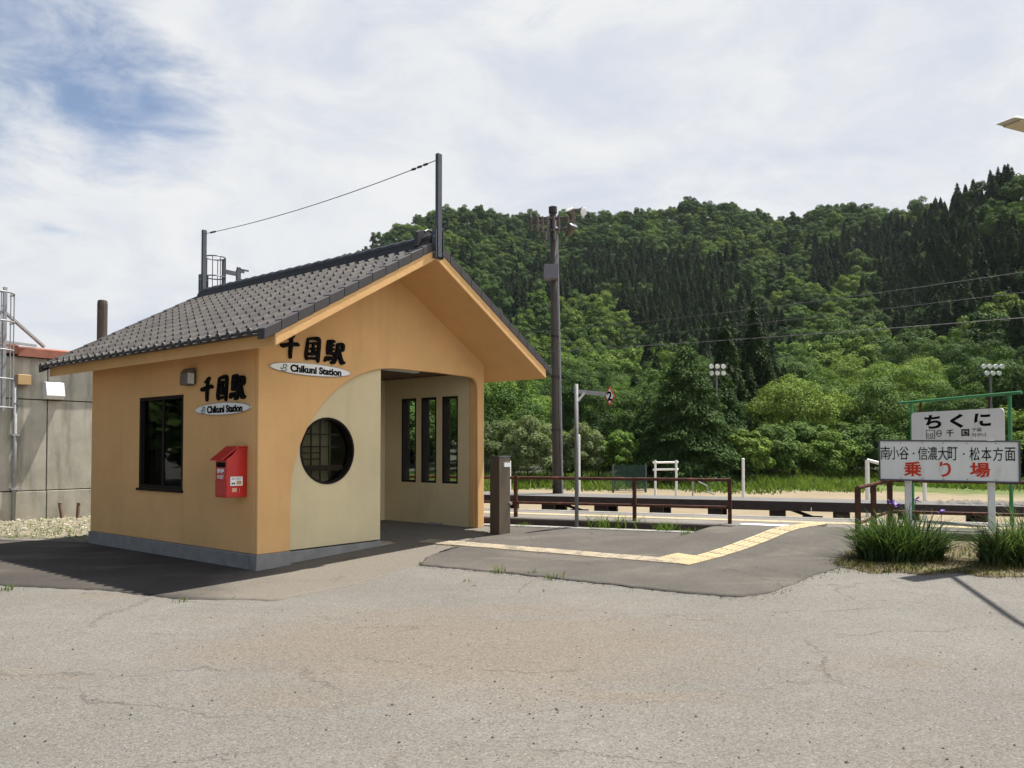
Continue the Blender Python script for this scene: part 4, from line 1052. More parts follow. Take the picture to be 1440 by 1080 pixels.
# overhead lines
def wire(name, pts, r, lab, m='cable'):
    P = [Vector(p) for p in pts]; fine = []
    a, b = P[0], P[-1]
    mb = MB().tube(P, r, 5); o = mb.build(name, M[m]); tag(o, lab, 'wire', 'overhead wires crossing the view'); return o
def line(pa, da, pb, db, sag=.15, n=24, ext0=.6, ext1=.5):
    a, b = at_d(*pa, da), at_d(*pb, db); v = b - a; a2, b2 = a - v * ext0, b + v * ext1
    return [a2.lerp(b2, i / n) - UP * (sag * (1 - (2 * i / n - 1) ** 2) - sag * .75) for i in range(n + 1)]
wire('overhead_wire', line((770, 494), 20.8, (1440, 447), 15.6), .009, 'lowest overhead wire, crossing in front of the lighting pole')
top_w = line((830, 459), 21.4, (1440, 383), 14.8, .3); con_w = line((977, 463), 19.3, (1440, 412), 14.8, .1, ext0=1.2)
wt = thing('overhead_wire', top_w[12], 'upper pair of overhead wires joined by a dropper, crossing the wooded hill', 'wire', 'overhead wires crossing the view')
MB().tube(top_w, .0075, 5).build('messenger_wire', M['cable'], wt); MB().tube(con_w, .006, 5).build('contact_wire', M['cable'], wt)
MB().tube([at_d(1286, 402.5, 15.9), at_d(1286, 427, 15.9)], .008, 5).build('dropper', M['cable'], wt)

# ---------------------------------------------- signs on the right
def direction_sign():
    TL, TR = at_d(1236.5, 619.8, 12.6), at_d(1433.5, 621, 11.87); BL = at_d(1237.5, 674, 12.6); BR = at_d(1434, 678.4, 11.87)
    X = (TR - TL); X.z = 0; W_ = X.length; X.normalize(); N = Vector((X.y, -X.x, 0))
    def fr(a, v, c):                     # a 0..1 across, v 0..1 down, c out
        top = TL.lerp(TR, a); bot = BL.lerp(BR, a); z = top.z + (bot.z - top.z) * v
        p = TL + X * (W_ * a); return Vector((p.x, p.y, z)) + N * c
    base = fr(.2, 1, 0); base.z = .2
    t = thing('direction_sign', base, 'weathered white boarding sign with black and red Japanese lettering on white posts', 'sign')
    MB().fbox(fr, 0, 1, 0, 1, -.03, 0).build('board', M['sign_white'], t)
    f = MB(); f.fbox(fr, -.006, 1.006, -.025, .012, -.035, .012); f.fbox(fr, -.006, 1.006, .985, 1.02, -.035, .012)
    f.fbox(fr, -.006, .006, .0121, .9849, -.035, .012); f.fbox(fr, .994, 1.006, .0121, .9849, -.035, .012)
    f.build('frame', M['steel_dark'], t)
    H = (TL.z - BL.z)
    tx = MB(); chars = '南小谷・信濃大町・松本方面'; us = [.045, .112, .185, .255, .322, .392, .467, .537, .617, .692, .774, .853, .937]
    for ch, u in zip(chars, us):
        if ch == '・': c = fr(u, .32, .0); tx.tube([c, c + N * .005], .013, 12); continue
        add_text(tx, ch, fr(u, .315, 0), X, UP, N, w=.135, h=.21, bold=.003, depth=.003, lift=.001)
    tx.build('lettering', M['black'], t, fix=False)
    rx = MB()
    for ch, u, w in (('乗', .247, .26), ('り', .482, .16), ('場', .727, .27)): add_text(rx, ch, fr(u, .715, 0), X, UP, N, w=w, h=.235, bold=.026, depth=.003, lift=.001)
    rx.build('lettering', M['sign_red'], t, fix=False)
    for px, d in ((1276.5, 12.52), (1393.5, 12.1)):
        p = at_d(px, 650, d); MB().box((p.x, p.y, .80), .095, .06, 1.885, math.atan2(X.y, X.x)).build('post', M['white_paint'], t, bevel=.005)
    sc = MB()
    for a in (.16, .32, .47, .64, .84):
        for v in (.05, .955): c = fr(a, v, 0); sc.tube([c, c + N * .006], .008, 6)
    sc.build('screws', M['steel_dark'], t)
direction_sign()
def name_board():
    TL, TR = at_d(1281.5, 580.8, 14.6), at_d(1411.5, 573, 12.85)
    X = (TR - TL); X.z = 0; W_ = X.length; X.normalize(); N = Vector((X.y, -X.x, 0)); zt = (TL.z + TR.z) / 2; H = .95
    def fr(a, z, c): return TL + X * a + Vector((0, 0, z - TL.z)) + N * c
    base = fr(W_ / 2, ZP, 0); t = thing('station_name_board', base, 'white station name board in a green frame behind the boarding sign', 'sign')
    r_ = .07; poly = []
    for cx, cz, a0 in ((W_ - r_, zt - r_, 0), (r_, zt - r_, 90), (r_, zt - H + r_, 180), (W_ - r_, zt - H + r_, 270)):
        poly += [(cx + r_ * math.cos(R(a0 + k)), cz + r_ * math.sin(R(a0 + k))) for k in (0, 30, 60, 90)]
    MB().prism(poly, fr, -.02, 0).build('board', M['sign_white'], t)
    def hit(px, py):
        v = pix_dir(px, py); o = Vector((0, 0, CAMZ)); k = (TL - o).dot(N) / v.dot(N); return o + v * k
    tx = MB()
    def word(ch, px, py, w, h, bold): add_text(tx, ch, hit(px, py), X, UP, N, w=w, h=h, bold=bold, depth=.003, lift=.001)
    word('ち', 1311.7, 593.2, .36, .25, .036); word('く', 1345.5, 592, .27, .25, .05); word('に', 1381.7, 590.6, .31, .23, .042)
    word('千', 1336, 609, .155, .125, .02); word('国', 1357.6, 608.4, .155, .125, .02)
    word('千国', 1373.5, 604.3, .17, .06, .0); word('치쿠니', 1376.3, 611.5, .26, .065, .0)
    word('10', 1308.6, 612.3, .12, .075, .0)
    word('Chikuni', 1346, 622.5, .62, .10, .01)
    for (x0, y0, x1, y1) in ((1302.8, 605, 1314.6, 605), (1302.8, 616.5, 1314.6, 616.5), (1302.8, 605, 1302.8, 616.5), (1314.6, 605, 1314.6, 616.5)): tx.beam(hit(x0, y0) + N * .003, hit(x1, y1) + N * .003, .008)
    c = hit(1320.6, 609.5); tx.tube([c + X * (.05 * math.cos(a)) + UP * (.055 * math.sin(a)) + N * .003 for a in np.linspace(0, 6.2832, 17)], .006, 5, False); tx.beam(c - X * .04 + N * .004, c + X * .04 + N * .004, .012)
    tx.build('lettering', M['black'], t, fix=False)
    for a in (-.05, W_ + .06):
        c = fr(a, 0, -.06); MB().tube([(c.x, c.y, ZP), (c.x, c.y, zt + .2)], .030, 10).build('post', M['green_paint'], t)
    a, b = fr(-.34, zt + .20, -.06), fr(W_ + .27, zt + .24, -.06)
    MB().tube([a, b], .026, 10).build('top_bar', M['green_paint'], t)
    for u in (.17, W_ - .3): MB().beam(fr(u, zt - .02, -.03), fr(u, zt + .2, -.055), .05, .012).build('hanger', M['rust_rail'], t)
name_board()

# small white structures in the far field
def white_frame():
    d = 36; t = thing('pipe_rack', at_d(936, 694, d) * 1, 'white two-rail pipe frame standing beside the big dark tree', 'frame')
    t.location.z = -.55; MW[t.name] = Matrix.Translation(t.location)
    for px in (921.5, 951):
        b, a = at_d(px, 696, d), at_d(px, 647, d); b.z = -.6; MB().tube([b, a], .055, 8).build('post', M['white'], t)
    for py in (650.5, 660.5): MB().tube([at_d(918, py, d), at_d(954, py - .5, d)], .045, 8).build('rail', M['white'], t)
white_frame()
for px, y0, d, lab in ((716.5, 649, 34, 'slim white post showing just behind the bronze pillar'), (814, 612, 36, 'slim white post half hidden by the stop marker pole'), (1045, 645, 34, 'slim white post at the right edge of the big dark tree'), ):
    a = at_d(px, y0, d); b = Vector((a.x, a.y, -.6)); mb = MB().tube([b, a], .065, 8); mb.tube([a, a + UP * .02], [.072, .04], 8)
    tag(mb.build('white_post', M['white'], loc=(b.x, b.y, -.55)), lab, 'post', 'white posts in the field')
def white_gate():
    d = 25; t = thing('handrail', at_d(1222, 700, d), 'white pipe handrail emerging from behind the left of the boarding sign', 'handrail'); t.location.z = -.55; MW[t.name] = Matrix.Translation(t.location)
    a = at_d(1219.5, 647, d); MB().tube([(a.x, a.y, -.6), a], .07, 8).build('post', M['white'], t)
    b = at_d(1300, 668, d - 1); MB().tube([a, b], .05, 8).build('rail', M['white'], t)
    MB().tube([(b.x, b.y, -.6), b], .06, 8).build('post', M['white'], t)
white_gate()
def thin_rail():
    d = 33; t = thing('handrail', at_d(985, 694, d), 'thin pale handrail curving at the foot of the big dark tree', 'handrail'); t.location.z = -.55; MW[t.name] = Matrix.Translation(t.location)
    MB().tube([at_d(982, 677, d), at_d(994, 683, d), at_d(996, 692, d), at_d(1004, 695, d - 1)], .03, 6).build('rail', M['galv'], t)
    a = at_d(974, 674, d); MB().tube([(a.x, a.y, -.6), a], .03, 6).build('post', M['galv'], t)
thin_rail()
def net_panel():
    d = 39; a, b = at_d(862, 655, d), at_d(908, 655, d)
    t = thing('net_panel', Vector((a.x, a.y, -.55)), 'dark green netting panel standing left of the white pipe frame', 'net'); w = MB(); n = 26
    for i in range(n + 1): p = a.lerp(b, i / n); w.beam((p.x, p.y, -.5), (p.x, p.y, a.z), .018)
    for i in range(14): z = -.45 + (a.z + .45) * i / 13; w.beam((a.x, a.y, z), (b.x, b.y, z), .018)
    w.build('netting', M['net'], t)
    for p in (a, b): MB().tube([(p.x, p.y, -.6), (p.x, p.y, a.z + .05)], .05, 8).build('post', M['steel_dark'], t)
net_panel()
def flood_tower(px, py0, d, lab, rows):
    top = at_d(px, py0, d); t = thing('floodlight_tower', Vector((top.x, top.y, -.55)), lab, 'floodlight tower', 'distant floodlight towers')
    MB().tube([(top.x, top.y, -.6), (top.x, top.y, top.z)], [.10, .075], 10).build('pole', M['pole_box'], t)
    k = d / FPX
    ar = MB()
    for j in range(2): ar.beam((top.x - 16 * k, top.y, top.z - j * 9 * k), (top.x + 16 * k, top.y, top.z - j * 9 * k), .1)
    ar.build('crossarm', M['steel_dark'], t)
    for j, n in enumerate(rows):
        for i in range(n):
            x = top.x + (i - (n - 1) / 2) * 8.5 * k; c = Vector((x, top.y - .25, top.z - j * 9.5 * k + 1.5 * k))
            MB().tube([c + Vector((0, .2, 0)), c, c + Vector((0, -.1, -.03))], [.08, 3.0 * k, 3.3 * k], 10).build('floodlight', M['bright_metal'], t)
flood_tower(1392.5, 517, 52, 'distant floodlight tower rising behind the station name board', (4, 3))
flood_tower(1007, 517, 46.3, 'slender floodlight tower half hidden in the big dark tree', (3, 3))

def street_lamp():
    tip = at_d(1412.5, 168, 10.35)
    hx = Vector((1.53, .68, 0)).normalized(); hy = Vector((-hx.y, hx.x, 0))
    base = tip + hx * .7 + Vector((-.215, -.977, 0)) * 4.2; base.z = 0
    t = thing('street_lamp', base, 'street lamp whose flat grey head reaches in at the upper right edge', 'street lamp')
    fr = lambda a, c, z: tip + hx * a + hy * c + UP * z
    MB().hexa([fr(0, -.13, -.02), fr(1.5, -.18, .0), fr(1.5, .18, .0), fr(0, .13, -.02), fr(.12, -.10, .035), fr(1.45, -.16, .08), fr(1.45, .16, .08), fr(.12, .10, .035)]).build('lamp_head', mat('lamp_shell', (.42, .40, .36), .5, .08, 6), t, bevel=.008)
    MB().fbox(fr, .15, 1.35, -.12, .12, -.035, -.021).build('diffuser', mat('lamp_diffuser', (.5, .42, .28), .4, .05, 6), t)
    el = fr(.75, 0, .1); arm_end = Vector((base.x, base.y, el.z + .05))
    MB().tube([el, el.lerp(arm_end, .5) + UP * .06, arm_end], .04, 8).build('arm', M['galv'], t)
    MB().tube([base, arm_end + UP * .3], [.09, .06], 12).build('pole', M['galv'], t)
street_lamp()
# ------------------------------------------------------------------ vegetation
def quads_from(centers, normals, su, sv, rs, flip=None):
    """leaf cards: centers (n,3), normals (n,3), half sizes"""
    n = len(centers); N = normals / np.maximum(1e-6, np.linalg.norm(normals, axis=1, keepdims=True))
    ref = rs.normal(size=(n, 3)) if flip is None else flip
    U = np.cross(N, ref); U /= np.maximum(1e-6, np.linalg.norm(U, axis=1, keepdims=True)); W = np.cross(N, U)
    su = su[:, None]; sv = sv[:, None]
    bend = N * (su * .25)
    V = np.stack([centers - U * su, centers - W * sv - bend * 0, centers + U * su - bend, centers + W * sv], 1).reshape(-1, 3)
    F = np.arange(4 * n).reshape(n, 4)
    return V, F
def trunk_np(h, r0, seed, lean=.03, limbs=6, zlo=.3, spread=1.6, r1=.25):
    r = random.Random(seed); mb = MB(); x = y = 0; pts = []
    for i in range(6): pts.append(Vector((x, y, h * i / 5))); x += r.uniform(-lean, lean) * h / 5; y += r.uniform(-lean, lean) * h / 5
    mb.tube(pts, [r0 * (1.25 if i == 0 else 1) * (1 - (1 - r1) * i / 5) for i in range(6)], 7)
    for i in range(limbs):
        f = zlo + (1 - zlo) * (i + .5) / limbs * .9; j = min(4, int(f * 5)); p = pts[j].lerp(pts[j + 1], f * 5 - j); a = r.uniform(0, 6.28); L = spread * (1.1 - f * .6) * r.uniform(.7, 1.1)
        q = p + Vector((math.cos(a) * L, math.sin(a) * L, L * r.uniform(.45, .9)))
        mb.tube([p, p.lerp(q, .5) + Vector((0, 0, -.08 * L)), q], [r0 * .42 * (1.1 - f * .6), r0 * .28 * (1.1 - f * .6), r0 * .1], 5)
    return mb
def broad_np(seed, h, rad, n, leaf, clumps=26, base=.22, flat=.72, top=.8, droop=0.):
    rs = np.random.RandomState(seed); cz = h * (base + 1) / 2; rz = h * (1 - base) / 2
    C = []; k = 0
    while len(C) < clumps and k < 4000:
        k += 1
        d = rs.normal(size=3); d /= np.linalg.norm(d)
        if d[2] < -.55: continue
        f = rs.uniform(.45, .92); p = np.array([d[0] * rad * f, d[1] * rad * f, cz + d[2] * rz * f])
        # crown narrows a little to the base
        if p[2] < cz: p[:2] *= .8 + .2 * (p[2] - h * base) / (cz - h * base + 1e-6)
        cr = rad * rs.uniform(.20, .38)
        if all(np.linalg.norm((p - q[:3]) * [1, 1, 1.3]) > .55 * min(cr, q[3]) + .15 * rad for q in C): C.append((*p, cr))
    C = np.array(C); w = C[:, 3] ** 2; w /= w.sum()
    idx = rs.choice(len(C), n, p=w)
    d = rs.normal(size=(n, 3)); d /= np.linalg.norm(d, axis=1, keepdims=True)
    d[:, 2] = np.where((d[:, 2] < -.1) & (rs.rand(n) < .8), -d[:, 2], d[:, 2])
    rr = C[idx, 3:4] * rs.uniform(.72, 1.06, (n, 1)) * (1 + .12 * np.sin(5 * d[:, :1] + idx[:, None]) )
    P = C[idx, :3] + d * rr * [1, 1, flat]
    P[:, 2] -= droop * (np.linalg.norm(P[:, :2], axis=1) / rad) ** 2
    out = P - [0, 0, cz * .8]; out /= np.linalg.norm(out, axis=1, keepdims=True)
    Nn = d * .75 + out * .25 + [0, 0, .30] + rs.normal(size=(n, 3)) * .30
    s = leaf * rs.uniform(.6, 1.25, n)
    return quads_from(P, Nn, s, s * rs.uniform(.5, .8, n), rs)
def conifer_np(seed, h, rad, n, leaf, base=.10, droop=.35, power=.85):
    rs = np.random.RandomState(seed)
    t = 1 - np.sqrt(rs.rand(n)) * 1.0; t = base + (1 - base) * t
    lay = max(10, int(h / .75)); tl = np.round(t * lay) / lay; t = np.where(rs.rand(n) < .75, tl + rs.normal(size=n) * .03, t); t = np.clip(t, base, .995)
    a = rs.rand(n) * 6.2832; lobes = 1 + .16 * np.sin(a * 3 + t * 31) + .12 * np.sin(a * 5 - t * 57)
    Rr = rad * (1 - t) ** power * lobes + .05
    f = np.sqrt(rs.rand(n)) * .8 + .25
    r = Rr * f
    P = np.stack([np.cos(a) * r, np.sin(a) * r, t * h - droop * r * .6], 1)
    Nn = np.stack([np.cos(a) * .55, np.sin(a) * .55, np.full(n, .75)], 1) + rs.normal(size=(n, 3)) * .35
    radial = np.stack([-np.sin(a), np.cos(a), np.zeros(n)], 1) + rs.normal(size=(n, 3)) * .35
    s = leaf * rs.uniform(.6, 1.3, n)
    return quads_from(P, Nn, s, s * .38, rs, radial)

def tree_mesh(name, Vq, F, leafmat, trunk=None):
    """crown plus trunk in ONE mesh, for trees far too small to show parts"""
    if trunk is None: return mesh_np(name, Vq, F, [leafmat])
    me = mesh_np(name, Vq, F, [leafmat, M['bark']])
    bm = bmesh.new(); bm.from_mesh(me); vs = [bm.verts.new(v) for v in trunk.v]
    for f in trunk.f:
        try: fc = bm.faces.new([vs[i] for i in f]); fc.material_index = 1
        except ValueError: pass
    bm.to_mesh(me); bm.free(); return me

# ---- hills: one terrain sheet
SKY = [(200, 470), (420, 405), (500, 360), (530, 338), (560, 322), (610, 299), (650, 294), (690, 301), (740, 311), (800, 304), (850, 306), (920, 301), (970, 290), (1020, 290), (1070, 305), (1110, 309), (1150, 301), (1210, 294), (1250, 304), (1285, 301), (1310, 301), (1350, 292), (1400, 276), (1440, 258), (1520, 235), (1700, 200), (1950, 230)]
RNG = [(200, 470), (530, 450), (900, 430), (1150, 410), (1270, 390), (1330, 300), (1440, 255), (1600, 240), (1950, 260)]
def interp(tab, x):
    if x <= tab[0][0]: return tab[0][1]
    for (a, b), (c, d) in zip(tab, tab[1:]):
        if x <= c: return b + (d - b) * (x - a) / (c - a)
    return tab[-1][1]
def vnoise(x, y, seed=0):
    s = 0
    for k, (f, a) in enumerate(((.011, 1.), (.027, .5), (.06, .22))):
        s += a * math.sin(x * f + 1.7 * seed + k * 2.1 + 1.3 * math.sin(y * f * .8 + k)) * math.cos(y * f * 1.1 - seed + k * .7)
    return s
R0 = 58.
def hill_z(x, y):
    r = math.hypot(x, y)
    if y < 1: return -3
    px = CX + FPX * x / y; px = max(200, min(1950, px))
    Rr = interp(RNG, px); E = (632 - interp(SKY, px) - 6.5 * FPX / Rr * .75) / FPX * math.cos(math.atan((px - CX) / FPX))
    f = (r - R0) / (Rr - R0)
    if f <= 0: return -.7 + f * 4
    g = min(1, f) ** .86
    T = -.04 + (E + .04) * g
    if f > 1: T = E * (1 - .5 * (f - 1))
    return CAMZ + r * T + vnoise(x, y, 2) * 3.2 * min(1, f * 2) * (1 if f < .85 else max(0, 1 - (f - .85) / .15) )
def build_hills():
    V = []; F = []; bs = np.linspace(math.atan((200 - CX) / FPX), math.atan((1950 - CX) / FPX), 110); rr = [50, 56, 58] + list(np.linspace(62, 520, 84))
    for r in rr:
        for b in bs: x, y = r * math.sin(b), r * math.cos(b); V.append((x, y, hill_z(x, y)))
    n = len(bs)
    F = [(j * n + i, j * n + i + 1, (j + 1) * n + i + 1, (j + 1) * n + i) for j in range(len(rr) - 1) for i in range(n - 1)]
    m = mat('forest_floor', (.022, .028, .010), .95, .4, .3)
    tag(put('hills', mesh_np('hills', V, F, [m], True)), kind='structure')
build_hills()

BH = {}
def variants():
    for key, lm in (('bright', 'leaf_bright'), ('mid', 'leaf_mid'), ('deep', 'leaf_deep')):
        BH[key] = []
        for i in range(4):
            h = (8.2, 9.5, 7.4, 10.2)[i]; rad = (4.1, 4.0, 4.3, 3.6)[i]; sd_ = 10 * i + len(key)
            V, F = broad_np(sd_, h, rad, 6500, .20, 24, .10, .92)
            BH[key].append(tree_mesh('broadleaf_tree', V, F, M[lm], trunk_np(h * .7, .16, sd_, limbs=3)))
    BH['conifer'] = []
    for i in range(4):
        h = (11, 12.5, 9.6, 11.6)[i]; V, F = conifer_np(50 + i, h, (2.25, 2.4, 2.4, 2.15)[i], 4600, .34, power=.78)
        BH['conifer'].append(tree_mesh('conifer_tree', V, F, M['needle'], trunk_np(h * .9, .17, i, 0.0, limbs=0)))
    for key, lm in (('bright', 'leaf_bright'), ('mid', 'leaf_mid'), ('deep', 'leaf_deep')):
        BH[key + '_near'] = []
        for i in range(3):
            h = (8.6, 9.8, 7.6)[i]; rad = (3.7, 3.4, 3.9)[i]; V, F = broad_np(200 + 7 * i + len(key), h, rad, 22000, .092, 40, .08, .85)
            BH[key + '_near'].append(tree_mesh('broadleaf_tree', V, F, M[lm], trunk_np(h * .75, .17, 40 + i, limbs=6, spread=2.2)))
    BH['conifer_near'] = []
    for i in range(3):
        h = (10.5, 12, 9.2)[i]; V, F = conifer_np(150 + i, h, (2.3, 2.4, 2.4)[i], 14000, .18, power=.78)
        BH['conifer_near'].append(tree_mesh('conifer_tree', V, F, M['needle'], trunk_np(h * .9, .17, i, 0.0, limbs=0)))
variants()

def inpoly(x, y, poly):
    c = False; j = len(poly) - 1
    for i in range(len(poly)):
        if (poly[i][1] > y) != (poly[j][1] > y) and x < (poly[j][0] - poly[i][0]) * (y - poly[i][1]) / (poly[j][1] - poly[i][1]) + poly[i][0]: c = not c
        j = i
    return c
CON = [[(707, 410), (753, 412), (750, 380), (800, 372), (860, 362), (980, 365), (1030, 372), (1035, 440), (1000, 470), (985, 505), (915, 505), (905, 455), (880, 452), (870, 430), (820, 420), (755, 425), (745, 445), (707, 440)],
       [(1147, 360), (1193, 350), (1237, 330), (1277, 317), (1320, 300), (1367, 273), (1417, 250), (1417, 283), (1377, 310), (1360, 327), (1440, 337), (2000, 340), (2000, 560), (1440, 460), (1403, 470), (1360, 490), (1293, 473), (1237, 457), (1213, 427), (1227, 400), (1200, 400), (1160, 413), (1142, 400)],
       [(985, 440), (1095, 440), (1100, 480), (1085, 520), (1100, 590), (1060, 640), (1030, 640), (1030, 540), (985, 500)],
       [(1418, 490), (2000, 500), (2000, 640), (1425, 640)], [(1248, 450), (1270, 450), (1270, 490), (1248, 490)], [(690, 455), (720, 455), (720, 500), (690, 500)]]
BRI = [[(1095, 405), (1215, 410), (1240, 460), (1300, 475), (1338, 500), (1338, 660), (1070, 660), (1070, 600), (1090, 530), (1150, 500), (1100, 450)],
       [(750, 417), (870, 422), (880, 455), (900, 470), (905, 545), (690, 560), (690, 450), (745, 445)], [(1390, 250), (1440, 240), (2000, 200), (2000, 338), (1440, 335), (1392, 320)],
       [(1293, 352), (1353, 350), (1355, 382), (1293, 382)], [(680, 560), (790, 560), (790, 640), (680, 640)], [(1376, 470), (1418, 470), (1425, 640), (1376, 640)]]
def project(x, y, z):
    c, s = math.cos(PITCH), math.sin(PITCH); dz = z - CAMZ; fw = y * c + dz * s; u = -y * s + dz * c
    return CX + FPX * x / fw, CY - FPX * u / fw
def scatter():
    r = random.Random(11); cell = {}; out = []
    b0, b1 = math.atan((330 - CX) / FPX), math.atan((1750 - CX) / FPX)
    tries = 60000
    for _ in range(tries):
        b = r.uniform(b0, b1); px = CX + FPX * math.tan(b); Rr = interp(RNG, px)
        rr = math.sqrt(r.uniform(60 ** 2, (Rr + 14) ** 2)); x, y = rr * math.sin(b), rr * math.cos(b); z = hill_z(x, y)
        u, v = project(x, y, z + 5)
        kind = 'conifer' if any(inpoly(u + r.uniform(-9, 9), v + r.uniform(-9, 9), P) for P in CON) else ('bright' if any(inpoly(u, v, P) for P in BRI) else 'mid')
        t = r.random()
        if kind == 'bright': kind = 'bright' if t < .62 else ('mid' if t < .9 else 'deep')
        elif kind == 'mid': kind = 'mid' if t < .62 else ('deep' if t < .82 else ('bright' if t < .97 or v < 345 else 'conifer'))
        elif t > .86: kind = 'mid' if t < .95 else 'deep'
        s = r.uniform(.72, 1.28) if kind != 'conifer' else r.uniform(.55, 1.18)
        if rr < 100: s *= .9
        dmin = (2.2 if kind == 'conifer' else 5.7 * s)
        gx, gy = int(x // 6), int(y // 6); ok = True
        for i in (-1, 0, 1):
            for j in (-1, 0, 1):
                for (qx, qy, qd) in cell.get((gx + i, gy + j), ()):
                    if (qx - x) ** 2 + (qy - y) ** 2 < (.5 * (dmin + qd)) ** 2: ok = False; break
                if not ok: break
            if not ok: break
        if not ok: continue
        cell.setdefault((gx, gy), []).append((x, y, dmin)); out.append((rr, x, y, z - .3, s, kind, r.randrange(4), r.uniform(0, 6.28), r.uniform(.88, 1.18)))
    return sorted(out)
TREES = scatter()
LAB = {'bright': 'fresh light green broadleaf tree on the wooded hillside across the tracks', 'mid': 'mid green round-crowned broadleaf tree on the wooded hillside across the tracks',
       'deep': 'deep green broadleaf tree on the wooded hillside across the tracks', 'conifer': 'dark spired conifer in the plantation on the hillside across the tracks'}
GRP = {'bright': 'light green hillside trees', 'mid': 'mid green hillside trees', 'deep': 'deep green hillside trees', 'conifer': 'dark hillside conifers'}
rest = []; cnt = {}
for T in TREES:
    rr, x, y, z, s, kind, vi, rot, zs = T; fam = 'conifer' if kind == 'conifer' else 'broad'
    u, v = project(x, y, z + 5)
    if cnt.get(fam, 0) < 270 and 640 < u < 1480:
        cnt[fam] = cnt.get(fam, 0) + 1; me = BH[kind + '_near'][vi % 3] if rr < 135 else BH[kind][vi]
        o = put('conifer_tree' if fam == 'conifer' else 'broadleaf_tree', me, loc=(x, y, z)); o.rotation_euler = (0, 0, rot); o.scale = (s, s, s * zs)
        tag(o, LAB[kind], 'tree', GRP[kind])
    else: rest.append(T)
print('TREES', len(TREES), cnt, 'rest', len(rest))

def forest():
    """the rest of the forest: one stuff object whose points carry the same tree shapes"""
    n = len(rest); me = bpy.data.meshes.new('forest'); me.vertices.add(n)
    me.vertices.foreach_set('co', np.array([(t[1], t[2], t[3]) for t in rest], np.float32).ravel())
    keys = [(k, i) for k in ('bright', 'mid', 'deep', 'conifer') for i in range(4)]
    def attr(nm, typ, data, fld='value'):
        a = me.attributes.new(nm, typ, 'POINT'); a.data.foreach_set(fld, np.asarray(data).ravel())
    attr('which', 'INT', np.array([keys.index((t[5], t[6])) for t in rest], np.int32))
    attr('rot', 'FLOAT_VECTOR', np.array([(0, 0, t[7]) for t in rest], np.float32), 'vector')
    attr('scl', 'FLOAT_VECTOR', np.array([(t[4], t[4], t[4] * t[8]) for t in rest], np.float32), 'vector')
    o = put('forest', me); tag(o, 'dense mixed forest of conifers and broadleaf trees covering the far hillside', 'forest', kind='stuff')
    g = bpy.data.node_groups.new('forest_nodes', 'GeometryNodeTree'); g.interface.new_socket('Geometry', in_out='INPUT', socket_type='NodeSocketGeometry'); g.interface.new_socket('Geometry', in_out='OUTPUT', socket_type='NodeSocketGeometry')
    N = g.nodes; L = g.links; gi = N.new('NodeGroupInput'); go = N.new('NodeGroupOutput'); jn = N.new('GeometryNodeJoinGeometry')
    def named(nm, typ): a = N.new('GeometryNodeInputNamedAttribute'); a.data_type = typ; a.inputs[0].default_value = nm; return a.outputs[0]
    w = named('which', 'INT'); ro = named('rot', 'FLOAT_VECTOR'); sc = named('scl', 'FLOAT_VECTOR')
    done = {}
    for ob in COL.objects:
        if ob.type == 'MESH':
            for k, i in keys:
                if ob.data == BH[k][i]: done.setdefault((k, i), ob)
    for idx, key in enumerate(keys):
        if key not in done: continue
        oi = N.new('GeometryNodeObjectInfo'); oi.inputs['Object'].default_value = done[key]; oi.inputs['As Instance'].default_value = True
        ip = N.new('GeometryNodeInstanceOnPoints'); cp = N.new('FunctionNodeCompare'); cp.data_type = 'INT'; cp.operation = 'EQUAL'
        ins = [s for s in cp.inputs if s.type == 'INT']; L.new(w, ins[0]); ins[1].default_value = idx
        L.new(gi.outputs[0], ip.inputs['Points']); L.new(cp.outputs[0], ip.inputs['Selection']); L.new(oi.outputs['Geometry'], ip.inputs['Instance'])
        er = N.new('FunctionNodeEulerToRotation'); L.new(ro, er.inputs[0]); L.new(er.outputs[0], ip.inputs['Rotation']); L.new(sc, ip.inputs['Scale'])
        L.new(ip.outputs[0], jn.inputs[0])
    L.new(jn.outputs[0], go.inputs[0])
    md = o.modifiers.new('forest', 'NODES'); md.node_group = g
forest()

# ---- trees and bushes at the edge of the field, each with its own crown and trunk
def plant(name, px, py, d, h, rad, leafmat, lab, grp, cat, n=7000, leaf=.16, seed=1, base=.08, flat=.8, clumps=34, kind='broad', limbs=6, droop=0., tr=.1):
    p = at_d(px, py, d); p.z = max(-.55, hill_z(p.x, p.y) if d > 56 else -.55) - .05
    t = thing(name, p, lab, cat, grp)
    V, F = broad_np(seed, h, rad, n, leaf, clumps, base, flat, droop=droop) if kind == 'broad' else conifer_np(seed, h, rad, n, leaf, .02, droop, .60)
    put('crown', mesh_np('crown', V, F, [M[leafmat]]), t)
    tb = trunk_np(h * (.8 if kind == 'broad' else .95), tr, seed, limbs=limbs, spread=rad * .7, zlo=.12)
    tb.v = [tuple(Vector(v) + p) for v in tb.v]
    tb.build('trunk', M['bark'], t, smooth=True)
    return t
G1 = 'bushes at the far edge of the field'
